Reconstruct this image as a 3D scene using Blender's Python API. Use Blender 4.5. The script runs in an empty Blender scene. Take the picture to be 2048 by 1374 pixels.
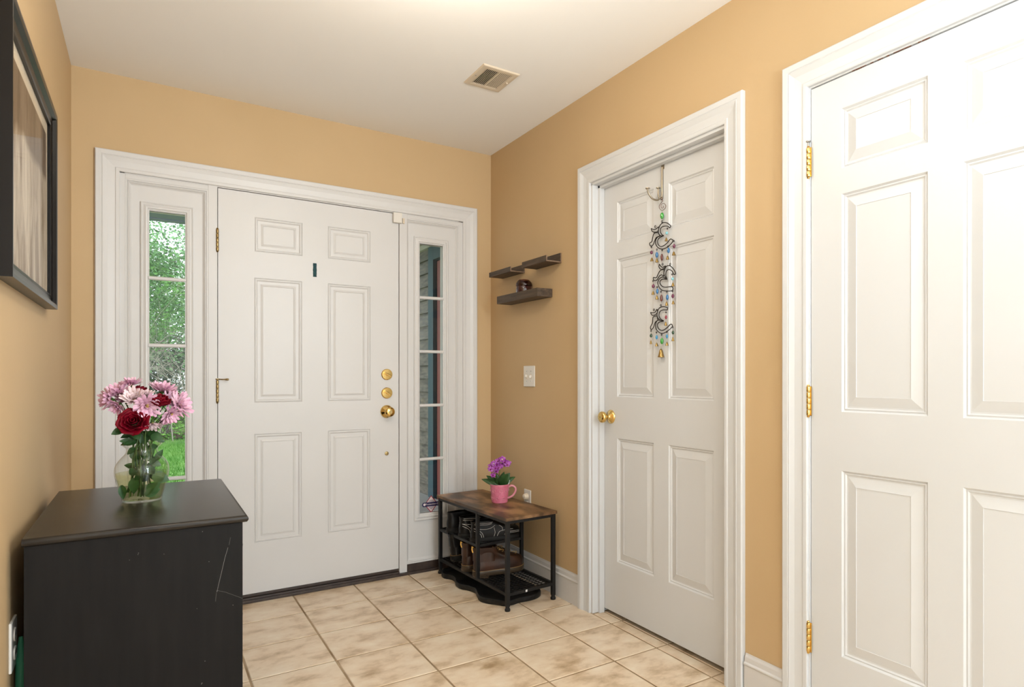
import bpy, bmesh, math, random
import numpy as np
from mathutils import Vector, Matrix
random.seed(7)
PI = math.pi
H = 1.13                      # eye height
f, vh, th, cx = 1257.9, 753.2, .5844, 1128.6
D = 3.4961                    # front wall
W = 1.7677                    # right wall
L = -.2825                    # left wall
C = 2.4975                    # ceiling
YB = -2.6                     # back of the hall
scene = bpy.context.scene
# ------------------------------------------------------------- camera
cam = bpy.data.cameras.new('camera'); co = bpy.data.objects.new('camera', cam)
scene.collection.objects.link(co); scene.camera = co
cam.sensor_width = 36; cam.sensor_fit = 'HORIZONTAL'; cam.lens = 36 * f / 2048
cam.shift_x = (1024 - cx) / 2048; cam.shift_y = (vh - 687) / 2048
co.location = (0, 0, H); co.rotation_euler = (PI / 2, 0, -th); cam.clip_start = .02
# ------------------------------------------------------------- world / lights / exposure
w = bpy.data.worlds.new('world'); scene.world = w; w.use_nodes = True
bg = w.node_tree.nodes['Background']; bg.inputs[0].default_value = (.86, .93, 1, 1); bg.inputs[1].default_value = 2.6
def area(name, loc, aim, sx, sy, power, col):
    l = bpy.data.lights.new(name, 'AREA'); l.shape = 'RECTANGLE'; l.size = sx; l.size_y = sy; l.energy = power; l.color = col
    o = bpy.data.objects.new(name, l); scene.collection.objects.link(o); o.location = loc
    o.rotation_euler = (Vector(aim) - Vector(loc)).to_track_quat('-Z', 'Y').to_euler(); return o
area('hall_fill_light', (1.13, YB + .12, 1.5), (.9, 3, 1.4), 1.1, 1.9, 14, (.82, .925, 1))  # added fill for light from behind the camera; no window known there
area('left_fill_light', (L + .03, -1.05, 1.35), (3, -.55, 1.3), 1.3, 1.9, 5, (.82, .925, 1))  # added fill, no room known there; brightens the right-hand doors and wall
area('right_fill_light', (W - .03, -1.15, 1.35), (-3, .4, 1.3), 1.3, 1.9, 108, (.84, .935, 1))  # added fill, no room known there; brightens the left wall
area('bounce_fill_light', (1.15, -.5, 1.75), (.35, .75, 3.0), .30, .30, 30, (.82, .925, 1))  # added flash-like fill behind the camera, tilted to brighten ceiling and left wall
lp = bpy.data.lights.new('ceiling_lamp_light', 'POINT'); lp.energy = 14; lp.color = (1, .90, .76); lp.shadow_soft_size = .035
lo = bpy.data.objects.new('ceiling_lamp_light', lp); scene.collection.objects.link(lo); lo.location = (.66, 1.70, 2.27)
scene.cycles.transparent_max_bounces = 48
scene.view_settings.view_transform = 'Standard'; scene.view_settings.look = 'None'
scene.view_settings.exposure = .11; scene.view_settings.gamma = 1; scene.view_settings.use_curve_mapping = False

# ------------------------------------------------------------- projection helpers (measurements -> real planes)
s_, c_ = math.sin(th), math.cos(th)
def ray(u, v):
    a = (u - cx) / f; b = -(v - vh) / f
    return (s_ + a * c_, c_ - a * s_, b)
def atX(u, v, x): r = ray(u, v); t = x / r[0]; return Vector((x, r[1] * t, H + r[2] * t))
def atY(u, v, y): r = ray(u, v); t = y / r[1]; return Vector((r[0] * t, y, H + r[2] * t))
def atZ(u, v, z): r = ray(u, v); t = (z - H) / r[2]; return Vector((r[0] * t, r[1] * t, z))

# ------------------------------------------------------------- materials
def mat(name, col, rough=.5, metal=0, spec=.5, noise=None, bump=None, coat=0, stretch=(1, 1, 1), ramp=None, trans=0, ior=1.45, sheen=0):
    m = bpy.data.materials.new(name); m.use_nodes = True
    nt = m.node_tree; N = nt.nodes; K = nt.links; b = N['Principled BSDF']
    b.inputs['Base Color'].default_value = (*col, 1); b.inputs['Roughness'].default_value = rough
    b.inputs['Metallic'].default_value = metal; b.inputs['Specular IOR Level'].default_value = spec
    b.inputs['Coat Weight'].default_value = coat; b.inputs['IOR'].default_value = ior
    b.inputs['Transmission Weight'].default_value = trans; b.inputs['Sheen Weight'].default_value = sheen
    geo = N.new('ShaderNodeNewGeometry'); mp = N.new('ShaderNodeMapping'); mp.inputs['Scale'].default_value = stretch
    K.new(geo.outputs['Position'], mp.inputs['Vector'])
    if noise:            # (scale, detail, colour2, lo, hi)
        n = N.new('ShaderNodeTexNoise'); n.inputs['Scale'].default_value = noise[0]; n.inputs['Detail'].default_value = noise[1]
        K.new(mp.outputs[0], n.inputs['Vector'])
        r = N.new('ShaderNodeValToRGB'); r.color_ramp.elements[0].position = noise[3]; r.color_ramp.elements[1].position = noise[4]
        r.color_ramp.elements[0].color = (*col, 1); r.color_ramp.elements[1].color = (*noise[2], 1)
        if ramp:
            for p, cc in ramp: e = r.color_ramp.elements.new(p); e.color = (*cc, 1)
        K.new(n.outputs[0], r.inputs[0]); K.new(r.outputs[0], b.inputs['Base Color'])
    if bump:             # (scale, strength, distance)
        n2 = N.new('ShaderNodeTexNoise'); n2.inputs['Scale'].default_value = bump[0]; n2.inputs['Detail'].default_value = 3
        K.new(mp.outputs[0], n2.inputs['Vector'])
        bu = N.new('ShaderNodeBump'); bu.inputs['Strength'].default_value = bump[1]; bu.inputs['Distance'].default_value = bump[2]
        K.new(n2.outputs[0], bu.inputs['Height']); K.new(bu.outputs[0], b.inputs['Normal'])
    return m
def glass(name, col=(1, 1, 1), f0=.04, rough=0.0, edge=.9, power=5):
    """clear glass: transparent body, mirror reflection rising towards grazing angles"""
    m = bpy.data.materials.new(name); m.use_nodes = True; nt = m.node_tree; N = nt.nodes; K = nt.links
    for n in list(N): N.remove(n)
    o = N.new('ShaderNodeOutputMaterial'); mx = N.new('ShaderNodeMixShader'); t = N.new('ShaderNodeBsdfTransparent'); g = N.new('ShaderNodeBsdfGlossy')
    lw = N.new('ShaderNodeLayerWeight'); lw.inputs[0].default_value = .5; t.inputs[0].default_value = (*col, 1); g.inputs['Roughness'].default_value = rough
    p = N.new('ShaderNodeMath'); p.operation = 'POWER'; p.inputs[1].default_value = power
    ad = N.new('ShaderNodeMath'); ad.operation = 'MULTIPLY_ADD'; ad.inputs[1].default_value = edge; ad.inputs[2].default_value = f0
    K.new(lw.outputs['Facing'], p.inputs[0]); K.new(p.outputs[0], ad.inputs[0]); K.new(ad.outputs[0], mx.inputs[0])
    K.new(t.outputs[0], mx.inputs[1]); K.new(g.outputs[0], mx.inputs[2]); K.new(mx.outputs[0], o.inputs[0]); return m
M = {}
M['wall'] = mat('tan_wall_paint', (.57, .40, .22), .55, spec=.3, noise=(2.2, 3, (.55, .385, .208), .35, .7), bump=(240, .06, .002))
M['ceiling'] = mat('ceiling_paint', (.91, .895, .87), .9, spec=.2, bump=(300, .08, .002))
M['white'] = mat('white_trim_paint', (.655, .638, .625), .38, noise=(3, 3, (.638, .622, .606), .4, .75), bump=(18, .03, .002))
M['white2'] = mat('white_door_paint', (.665, .67, .678), .36, noise=(3, 3, (.652, .657, .66), .4, .75), bump=(30, .03, .001))
M['grout'] = mat('grout', (.24, .155, .08), .9, noise=(4, 3, (.44, .32, .20), .40, .62), bump=(200, .3, .001))
M['dark_sill'] = mat('bronze_threshold', (.035, .022, .017), .42, noise=(30, 4, (.06, .04, .03), .4, .8))
M['brass'] = mat('polished_brass', (.74, .52, .19), .15, 1)
M['brass_old'] = mat('aged_brass', (.42, .31, .14), .36, 1, noise=(90, 3, (.20, .14, .06), .4, .7))
M['chrome'] = mat('satin_nickel', (.33, .28, .21), .28, 1)
M['steel'] = mat('grey_steel', (.35, .34, .32), .35, 1)
M['black'] = mat('black_painted_wood', (.0065, .006, .0058), .55, spec=.17, noise=(40, 5, (.010, .009, .0085), .3, .7), stretch=(1, 1, .12), bump=(160, .12, .001))
M['blacktop'] = mat('black_brown_laminate', (.012, .0095, .0075), .27, spec=.33, noise=(26, 6, (.034, .027, .020), .3, .75), stretch=(.22, 2.2, 1), bump=(60, .15, .001))
M['scratch'] = mat('scratch', (.20, .19, .175), .6)
M['blackmetal'] = mat('black_powder_coat', (.009, .0085, .0085), .45, spec=.35, bump=(400, .15, .001))
M['rubber'] = mat('black_rubber', (.007, .007, .0075), .5, spec=.35, noise=(60, 4, (.018, .016, .014), .4, .7), bump=(150, .4, .002))
M['rustic'] = mat('rustic_brown_board', (.05, .026, .013), .42, noise=(8, 9, (.36, .20, .09), .36, .66), ramp=[(.45, (.085, .042, .018)), (.54, (.20, .105, .048))], stretch=(1.3, .6, 1), bump=(70, .2, .001))
M['edgeboard'] = mat('board_edge', (.10, .052, .025), .5, noise=(40, 5, (.17, .09, .045), .35, .7), stretch=(1, .2, 1))
M['shelfwood'] = mat('weathered_brown_wood', (.040, .026, .017), .6, noise=(22, 7, (.115, .075, .045), .3, .72), stretch=(3, .35, 3), bump=(90, .3, .001))
M['shelfedge'] = mat('lit_shelf_edge', (.23, .155, .10), .6, noise=(60, 4, (.15, .09, .055), .3, .7))  # shelf wood lightened to paint in the lit rims
M['frame'] = mat('black_gloss_frame', (.006, .0052, .005), .28, spec=.3)
M['mat_board'] = mat('cream_mat_board', (.66, .56, .44), .8)
M['pglass'] = glass('window_glass', (.98, .99, .98), .025, 0, .8)
M['vglass'] = glass('vase_glass', (.955, .965, .935), .05, .01, .75, 3.5)
M['water'] = glass('vase_water', (.90, .89, .70), .02, .0, .6)
M['plate'] = mat('cream_plastic', (.74, .70, .64), .35)
M['plate_beige'] = mat('beige_plastic', (.66, .56, .43), .4)
M['dark'] = mat('dark_slot', (.01, .01, .01), .7)
M['teal'] = mat('teal_foam', (.02, .075, .085), .8, noise=(200, 4, (.01, .03, .04), .4, .7), bump=(300, .5, .002))
M['green'] = mat('green_plastic', (.03, .19, .11), .5)
M['rose'] = mat('red_rose_petal', (.085, .0, .005), .55, spec=.2, noise=(38, 3, (.26, .002, .016), .3, .8))
M['mum'] = mat('pink_petal', (.70, .33, .50), .6, noise=(28, 3, (.80, .56, .66), .3, .7))
M['mum2'] = mat('pale_petal', (.78, .55, .60), .6, noise=(28, 3, (.85, .72, .72), .3, .7))
M['mumc'] = mat('flower_centre', (.45, .33, .06), .8, bump=(400, .6, .002))
M['leaf'] = mat('dark_green_leaf', (.016, .055, .014), .42, noise=(40, 3, (.03, .09, .022), .3, .7))
M['stem'] = mat('green_stem', (.035, .075, .015), .5, noise=(30, 3, (.08, .14, .03), .3, .7))
M['pink'] = mat('pink_glazed_ceramic', (.62, .15, .24), .2, coat=.5, bump=(70, .6, .004), noise=(40, 2, (.68, .20, .29), .3, .7))
M['pinkin'] = mat('pink_glaze_plain', (.66, .26, .32), .2, coat=.5)
M['soil'] = mat('potting_soil', (.03, .02, .012), .9, bump=(200, .8, .003))
M['orchid'] = mat('magenta_orchid_petal', (.25, .02, .27), .5, noise=(90, 2, (.52, .15, .55), .4, .7))
M['orchidc'] = mat('orchid_throat', (.18, .005, .06), .5)
M['orchidw'] = mat('orchid_cream', (.75, .6, .5), .6)
M['tag'] = mat('white_plant_tag', (.75, .72, .70), .5)
M['maroon'] = mat('maroon_glass', (.035, .006, .006), .08, coat=.6)
M['iron'] = mat('black_iron_wire', (.025, .018, .015), .45, .4)
M['copper'] = mat('copper_wire', (.22, .11, .075), .35, 1)
M['bell'] = mat('brass_bell', (.36, .24, .085), .28, 1)
for n, c in dict(bead_green=(.03, .30, .03), bead_sky=(.20, .55, .65), bead_blue=(.01, .14, .36), bead_purple=(.14, .015, .06), bead_brown=(.12, .02, .015), bead_red=(.25, .006, .03), bead_dark=(.012, .05, .02), bead_azure=(.03, .27, .52)).items():
    M[n] = mat(n, c, .08, coat=.5, spec=.8)
M['leather_black'] = mat('black_leather', (.005, .0045, .0045), .4, coat=.05, spec=.3, bump=(160, .2, .001))
M['leather_brown'] = mat('brown_leather', (.014, .0055, .003), .36, coat=.12, noise=(12, 5, (.060, .022, .010), .35, .75), bump=(120, .2, .001))
M['sole'] = mat('dark_sole', (.010, .009, .008), .6, spec=.3)
M['sole_brown'] = mat('translucent_brown_sole', (.045, .028, .014), .4)
M['stitch'] = mat('white_thread', (.70, .67, .62), .7)
M['stitch_y'] = mat('yellow_thread', (.60, .36, .12), .6)
M['boot_tab'] = mat('amber_pull_tab', (.75, .40, .06), .45)
M['bulb'] = mat('frosted_lamp_glass', (.9, .85, .75), .5)
bb = M['bulb'].node_tree.nodes['Principled BSDF']; bb.inputs['Emission Color'].default_value = (1, .85, .62, 1); bb.inputs['Emission Strength'].default_value = 2.5
M['grass'] = mat('lawn_grass', (.09, .23, .035), .8, noise=(5, 6, (.20, .38, .09), .35, .7))
M['blade'] = mat('grass_blade', (.08, .25, .03), .7, noise=(3, 4, (.24, .42, .10), .35, .7))
M['mulch'] = mat('mulch_bed', (.34, .20, .15), .9, noise=(6, 6, (.14, .08, .05), .35, .7), bump=(30, .6, .02))
M['tl1'] = mat('tree_leaf_mid', (.035, .16, .025), .6, noise=(2.2, 3, (.17, .40, .07), .35, .7))
M['tl2'] = mat('tree_leaf_light', (.26, .52, .07), .6, noise=(1.3, 3, (.14, .36, .05), .35, .7))
M['tl3'] = mat('tree_leaf_dark', (.016, .07, .02), .6, noise=(1.3, 3, (.04, .14, .04), .35, .7))
M['tl4'] = mat('tree_leaf_pale', (.09, .30, .07), .6, noise=(2.5, 3, (.40, .66, .34), .35, .7))
M['bark'] = mat('grey_bark', (.12, .10, .085), .9, bump=(20, .8, .02))
M['twig'] = mat('bare_pale_twig', (.36, .32, .27), .8)
M['siding'] = mat('weathered_siding', (.075, .066, .056), .75, noise=(14, 6, (.20, .17, .13), .3, .72), stretch=(1, .6, 3), bump=(60, .4, .002))
M['bluegrey'] = mat('blue_grey_trim_paint', (.045, .085, .105), .6)
M['reddoor'] = mat('brick_red_door_paint', (.23, .055, .045), .5)
M['creamtrim'] = mat('cream_soffit_paint', (.40, .36, .28), .7)
M['porch'] = mat('porch_concrete', (.30, .29, .27), .85, bump=(60, .4, .003))
M['beam'] = mat('slate_blue_beam', (.12, .17, .21), .6)
# tile: warm travertine look, each tile a slightly different tone
def tile_mat():
    m = mat('ceramic_floor_tile', (.60, .45, .29), .30, spec=.5)
    nt = m.node_tree; N = nt.nodes; K = nt.links; b = N['Principled BSDF']
    geo = N.new('ShaderNodeNewGeometry'); oi = N.new('ShaderNodeObjectInfo')
    vm = N.new('ShaderNodeVectorMath'); vm.operation = 'SCALE'; comb = N.new('ShaderNodeCombineXYZ')
    mul = N.new('ShaderNodeMath'); mul.operation = 'MULTIPLY'; mul.inputs[1].default_value = 37
    K.new(oi.outputs['Random'], mul.inputs[0])
    for i in range(3): K.new(mul.outputs[0], comb.inputs[i])
    add = N.new('ShaderNodeVectorMath'); add.operation = 'ADD'; K.new(geo.outputs['Position'], add.inputs[0]); K.new(comb.outputs[0], add.inputs[1])
    mp = N.new('ShaderNodeMapping'); mp.inputs['Scale'].default_value = (1, 1.5, 1); K.new(add.outputs[0], mp.inputs[0])
    n1 = N.new('ShaderNodeTexNoise'); n1.inputs['Scale'].default_value = 7.5; n1.inputs['Detail'].default_value = 10; n1.inputs['Roughness'].default_value = .60
    n1.inputs['Distortion'].default_value = .12; K.new(mp.outputs[0], n1.inputs['Vector'])
    r = N.new('ShaderNodeValToRGB'); e = r.color_ramp.elements
    e[0].position = .28; e[0].color = (.40, .27, .15, 1); e[1].position = .72; e[1].color = (.84, .72, .56, 1)
    a = e.new(.40); a.color = (.60, .445, .29, 1); a2 = e.new(.5); a2.color = (.74, .585, .42, 1)
    K.new(n1.outputs[0], r.inputs[0]); K.new(r.outputs[0], b.inputs['Base Color'])
    n2 = N.new('ShaderNodeTexNoise'); n2.inputs['Scale'].default_value = 40; n2.inputs['Detail'].default_value = 4; K.new(geo.outputs['Position'], n2.inputs['Vector'])
    bu = N.new('ShaderNodeBump'); bu.inputs['Strength'].default_value = .12; bu.inputs['Distance'].default_value = .002
    K.new(n2.outputs[0], bu.inputs['Height']); K.new(bu.outputs[0], b.inputs['Normal'])
    return m
M['tile'] = tile_mat()
def art_mat():
    m = mat('sepia_abstract_print', (.5, .4, .3), .6); nt = m.node_tree; N = nt.nodes; K = nt.links; b = N['Principled BSDF']
    geo = N.new('ShaderNodeNewGeometry'); mp = N.new('ShaderNodeMapping'); mp.inputs['Scale'].default_value = (1, 11, 3.2); K.new(geo.outputs['Position'], mp.inputs[0])
    n = N.new('ShaderNodeTexNoise'); n.inputs['Scale'].default_value = 1.5; n.inputs['Detail'].default_value = 7; n.inputs['Distortion'].default_value = .7; K.new(mp.outputs[0], n.inputs[0])
    r = N.new('ShaderNodeValToRGB'); e = r.color_ramp.elements; e[0].position = .34; e[0].color = (.25, .17, .11, 1); e[1].position = .66; e[1].color = (.66, .56, .45, 1)
    K.new(n.outputs[0], r.inputs[0])
    sx = N.new('ShaderNodeSeparateXYZ'); K.new(geo.outputs['Position'], sx.inputs[0])
    n2 = N.new('ShaderNodeTexNoise'); n2.inputs['Scale'].default_value = 5; K.new(geo.outputs['Position'], n2.inputs[0])
    ma = N.new('ShaderNodeMath'); ma.operation = 'MULTIPLY_ADD'; ma.inputs[1].default_value = .12; K.new(n2.outputs[0], ma.inputs[0]); K.new(sx.outputs['Z'], ma.inputs[2])
    mr = N.new('ShaderNodeMapRange'); mr.inputs[1].default_value = 1.80; mr.inputs[2].default_value = 1.83; K.new(ma.outputs[0], mr.inputs[0])
    mx = N.new('ShaderNodeMix'); mx.data_type = 'RGBA'; mx.blend_type = 'MULTIPLY'; mx.inputs[7].default_value = (.34, .28, .24, 1)
    K.new(mr.outputs[0], mx.inputs[0]); K.new(r.outputs[0], mx.inputs[6]); K.new(mx.outputs[2], b.inputs['Base Color']); return m
M['art'] = art_mat()

# ------------------------------------------------------------- mesh builder
class MB:
    def __init__(s): s.v = []; s.f = []
    def add(s, vs, fs):
        o = len(s.v); s.v += [tuple(p) for p in vs]; s.f += [tuple(i + o for i in q) for q in fs]; return s
    def box(s, x0, x1, y0, y1, z0, z1):
        v = [(x, y, z) for z in (z0, z1) for y in (y0, y1) for x in (x0, x1)]
        return s.add(v, [(0, 2, 3, 1), (4, 5, 7, 6), (0, 1, 5, 4), (2, 6, 7, 3), (0, 4, 6, 2), (1, 3, 7, 5)])
    def obox(s, c, ax, ay, az):          # oriented box, half-extent vectors
        c, ax, ay, az = map(Vector, (c, ax, ay, az))
        v = [c + ax * i + ay * j + az * k for k in (-1, 1) for j in (-1, 1) for i in (-1, 1)]
        return s.add(v, [(0, 2, 3, 1), (4, 5, 7, 6), (0, 1, 5, 4), (2, 6, 7, 3), (0, 4, 6, 2), (1, 3, 7, 5)])
    def tube(s, pts, r, n=8, closed=False, cap=True):
        P = [Vector(p) for p in pts]; m = len(P); R = r if isinstance(r, (list, tuple)) else [r] * m
        up = None; rings = []
        for i in range(m):
            if closed: t = P[(i + 1) % m] - P[i - 1]
            else: t = P[min(i + 1, m - 1)] - P[max(i - 1, 0)]
            if t.length < 1e-9: t = Vector((0, 0, 1))
            t.normalize()
            if up is None: up = t.orthogonal().normalized()
            else:
                up = up - t * up.dot(t)
                up = up.normalized() if up.length > 1e-6 else t.orthogonal().normalized()
            b = t.cross(up)
            rings.append([P[i] + (up * math.cos(2 * PI * k / n) + b * math.sin(2 * PI * k / n)) * R[i] for k in range(n)])
        v = [q for g in rings for q in g]; fs = []
        for i in range(m if closed else m - 1):
            j = (i + 1) % m
            for k in range(n): fs.append((i * n + k, i * n + (k + 1) % n, j * n + (k + 1) % n, j * n + k))
        if not closed and cap: fs += [tuple(range(n - 1, -1, -1)), tuple((m - 1) * n + k for k in range(n))]
        return s.add(v, fs)
    def lathe(s, prof, c=(0, 0, 0), axis=(0, 0, 1), n=24, caps=True):  # prof [(r,h)]
        a = Vector(axis).normalized(); u = a.orthogonal().normalized(); b = a.cross(u); c = Vector(c)
        v = [c + a * h + (u * math.cos(2 * PI * k / n) + b * math.sin(2 * PI * k / n)) * max(r, 1e-5) for r, h in prof for k in range(n)]
        m = len(prof); fs = [(i * n + k, i * n + (k + 1) % n, (i + 1) * n + (k + 1) % n, (i + 1) * n + k) for i in range(m - 1) for k in range(n)]
        if caps: fs += [tuple(range(n - 1, -1, -1)), tuple((m - 1) * n + k for k in range(n))]
        return s.add(v, fs)
    def loft(s, rings, closed=True, cap0=True, cap1=True):
        n = len(rings[0]); v = [p for r in rings for p in r]; fs = []
        for i in range(len(rings) - 1):
            for k in range(n if closed else n - 1): fs.append((i * n + k, i * n + (k + 1) % n, (i + 1) * n + (k + 1) % n, (i + 1) * n + k))
        if cap0: fs.append(tuple(range(n - 1, -1, -1)))
        if cap1: fs.append(tuple((len(rings) - 1) * n + k for k in range(n)))
        return s.add(v, fs)
    def grid(s, nu, nv, fn):
        v = [fn(i / (nu - 1), j / (nv - 1)) for j in range(nv) for i in range(nu)]
        return s.add(v, [(j * nu + i, j * nu + i + 1, (j + 1) * nu + i + 1, (j + 1) * nu + i) for j in range(nv - 1) for i in range(nu - 1)])
    def build(s, name, m, parent=None, smooth=0, bevel=0, world=True, recalc=True, thick=0):
        v = np.array(s.v, dtype=float)
        if parent is not None: org = WL[parent.name] if world else Vector((0, 0, 0))
        else:
            mn, mx = v.min(0), v.max(0); org = Vector(((mn[0] + mx[0]) / 2, (mn[1] + mx[1]) / 2, mn[2])) if world else Vector((0, 0, 0))
        vv = v - np.array(org)
        me = bpy.data.meshes.new(name); me.from_pydata([tuple(p) for p in vv], [], s.f); me.update()
        if recalc:
            b = bmesh.new(); b.from_mesh(me); bmesh.ops.recalc_face_normals(b, faces=b.faces); b.to_mesh(me); b.free()
        me.materials.append(m)
        if smooth:
            me.polygons.foreach_set('use_smooth', [True] * len(me.polygons)); me.set_sharp_from_angle(angle=math.radians(smooth))
        o = bpy.data.objects.new(name, me); scene.collection.objects.link(o)
        if parent is not None: o.parent = parent; WL[o.name] = org
        else: o.location = org; WL[o.name] = org
        if thick: md = o.modifiers.new('solid', 'SOLIDIFY'); md.thickness = thick; md.offset = 0
        if bevel: md = o.modifiers.new('bevel', 'BEVEL'); md.width = bevel; md.segments = 2; md.limit_method = 'ANGLE'
        return o
WL = {}
def tag(o, label=None, cat=None, group=None, kind=None):
    if label: o['label'] = label
    if cat: o['category'] = cat
    if group: o['group'] = group
    if kind: o['kind'] = kind
    return o
def thing(name, loc, label=None, cat=None, group=None, kind=None):
    o = bpy.data.objects.new(name, None); scene.collection.objects.link(o); o.location = loc; WL[o.name] = Vector(loc)
    o.empty_display_size = .05
    return tag(o, label, cat, group, kind)
def struct(mb, name, m, label=None, cat='wall', **k):
    return tag(mb.build(name, m, **k), label, cat, kind='structure')
def FM(a, b, d): return (a, D - d, b)             # front wall plane -> world (d = towards the room)
def RM(a, b, d): return (W - d, a, b)             # right wall plane
def LM(a, b, d): return (L + d, a, b)
def CM(a, b, d): return (a, b, C - d)
def mitre(mb, mp, a0, a1, b0, b1, prof, closed=False):
    """sweep a moulding profile [(w outwards, d proud)] round a rectangle (open at the bottom unless closed)"""
    cor = [((a0, b0), (-1, -1 if closed else 0)), ((a0, b1), (-1, 1)), ((a1, b1), (1, 1)), ((a1, b0), (1, -1 if closed else 0))]
    rings = [[mp(p[0] + w * d[0], p[1] + w * d[1], dd) for w, dd in prof] for p, d in cor]
    n = len(prof); v = [q for r in rings for q in r]; fs = []
    for i in range(4 if closed else 3):
        j = (i + 1) % 4
        for k in range(n - 1): fs.append((i * n + k, i * n + k + 1, j * n + k + 1, j * n + k))
    if not closed: fs += [tuple(range(n)), tuple(3 * n + k for k in range(n - 1, -1, -1))]
    return mb.add(v, fs)
def pbox(mb, mp, a0, a1, b0, b1, d0, d1):
    v = [mp(a, b, d) for d in (d0, d1) for b in (b0, b1) for a in (a0, a1)]
    return mb.add(v, [(0, 2, 3, 1), (4, 5, 7, 6), (0, 1, 5, 4), (2, 6, 7, 3), (0, 4, 6, 2), (1, 3, 7, 5)])
CASING = [(0, 0), (0, .009), (.003, .011), (.014, .0115), (.017, .009), (.022, .0092), (.045, .012), (.058, .0165), (.063, .0185), (.066, .0165), (.069, .0185), (.086, .019), (.090, .016), (.090, 0)]

def slab_with_holes(mb, mp, a0, a1, b0, b1, holes, d, thick, through=False):
    A = sorted({a0, a1, *[h[0] for h in holes], *[h[1] for h in holes]}); B = sorted({b0, b1, *[h[2] for h in holes], *[h[3] for h in holes]})
    for i in range(len(A) - 1):
        for j in range(len(B) - 1):
            am, bm = (A[i] + A[i + 1]) / 2, (B[j] + B[j + 1]) / 2
            if any(h[0] < am < h[1] and h[2] < bm < h[3] for h in holes): continue
            mb.add([mp(A[i], B[j], d), mp(A[i + 1], B[j], d), mp(A[i + 1], B[j + 1], d), mp(A[i], B[j + 1], d)], [(0, 1, 2, 3)])
            if through: e_ = d - thick; mb.add([mp(A[i], B[j], e_), mp(A[i + 1], B[j], e_), mp(A[i + 1], B[j + 1], e_), mp(A[i], B[j + 1], e_)], [(0, 3, 2, 1)])
    t = d - thick
    v = [mp(a, b, q) for q in (d, t) for a, b in ((a0, b0), (a1, b0), (a1, b1), (a0, b1))]
    mb.add(v, [(0, 4, 5, 1), (1, 5, 6, 2), (2, 6, 7, 3), (3, 7, 4, 0)] + ([] if through else [(4, 7, 6, 5)]))
    for h in holes:
        v = [mp(a, b, q) for q in (d, d - (thick if through else .012)) for a, b in ((h[0], h[2]), (h[1], h[2]), (h[1], h[3]), (h[0], h[3]))]
        mb.add(v, [(0, 1, 5, 4), (1, 2, 6, 5), (2, 3, 7, 6), (3, 0, 4, 7)])
def panel(name, mp, h, d, prof, m, parent):
    mb = MB(); rings = []
    for w, dd in prof: rings.append([mp(a, b, d + dd) for a, b in ((h[0] + w, h[2] + w), (h[1] - w, h[2] + w), (h[1] - w, h[3] - w), (h[0] + w, h[3] - w))])
    mb.loft(rings, cap0=False); return mb.build(name, m, parent)
WOODP = [(0, -.0005), (.005, -.006), (.009, -.0045), (.013, -.0085), (.017, -.0085), (.046, -.0015), (.0465, -.0030)]
STEELP = [(0, -.0003), (.003, -.0035), (.007, .0), (.011, .0), (.016, -.005), (.030, -.005), (.040, -.0012), (.042, -.0030)]

# ------------------------------------------------------------- room shell
TK = .12
mb = MB()
def wallbox(mb, mp, cells, t):
    for a0, a1, b0, b1 in cells: pbox(mb, mp, a0, a1, b0, b1, -t, 0)
wallbox(mb, FM, [(L - .12, -.115, -.05, C), (1.585, W + 1.0, -.05, C), (-.115, 1.585, 2.072, C), (-.115, 1.585, -.05, 0)], .15)
struct(mb, 'wall_front', M['wall'], 'tan painted wall around the white front entry', 'wall')
mb = MB()
wallbox(mb, RM, [(2.435, D, -.05, C), (1.255, 1.598, -.05, C), (1.598, 2.435, 2.058, C), (.15, .405, -.05, C), (.405, 1.255, 2.062, C)], TK)
struct(mb, 'wall_right', M['wall'], 'tan painted wall holding two white panelled doors', 'wall')
mb = MB(); wallbox(mb, LM, [(.15, D, -.05, C)], .12)
struct(mb, 'wall_left', M['wall'], 'tan painted wall behind the framed picture', 'wall')
mb = MB(); wallbox(mb, LM, [(YB, .15, -.05, C)], .12); struct(mb, 'wall_hall_left', M['ceiling'], 'pale wall of the hall behind the viewer on the left', 'wall')
mb = MB(); wallbox(mb, RM, [(YB, .15, -.05, C)], .12); struct(mb, 'wall_hall_right', M['ceiling'], 'pale wall of the hall behind the viewer on the right', 'wall')
mb = MB(); mb.box(L - .12, W + .12, YB - .12, YB, -.05, C)
struct(mb, 'wall_back', M['ceiling'], 'pale wall at the hall end behind the viewer', 'wall')
mb = MB(); mb.box(W + .72, W + .80, .2, 2.8, -.05, C).box(W + TK, W + .8, 2.72, 2.8, -.05, C).box(W + TK, W + .8, .2, .28, -.05, C).box(W + TK, W + .8, 1.40, 1.46, -.05, C)
struct(mb, 'wall_backing', M['wall'], 'unseen backing walls added behind the two white doors to keep out daylight', 'wall')  # added to stop outside light leaking past the doors
mb = MB(); mb.box(L - .12, W + .8, YB - .12, D + .15, C, C + .08)
struct(mb, 'ceiling', M['ceiling'], 'smooth off-white ceiling of the entry hall', 'ceiling')
mb = MB(); mb.box(L - .12, W + .8, YB - .12, D + .02, -.06, -.0022)
floor = struct(mb, 'floor', M['grout'], 'cream and tan square ceramic tile floor with brown grout', 'floor')
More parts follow.
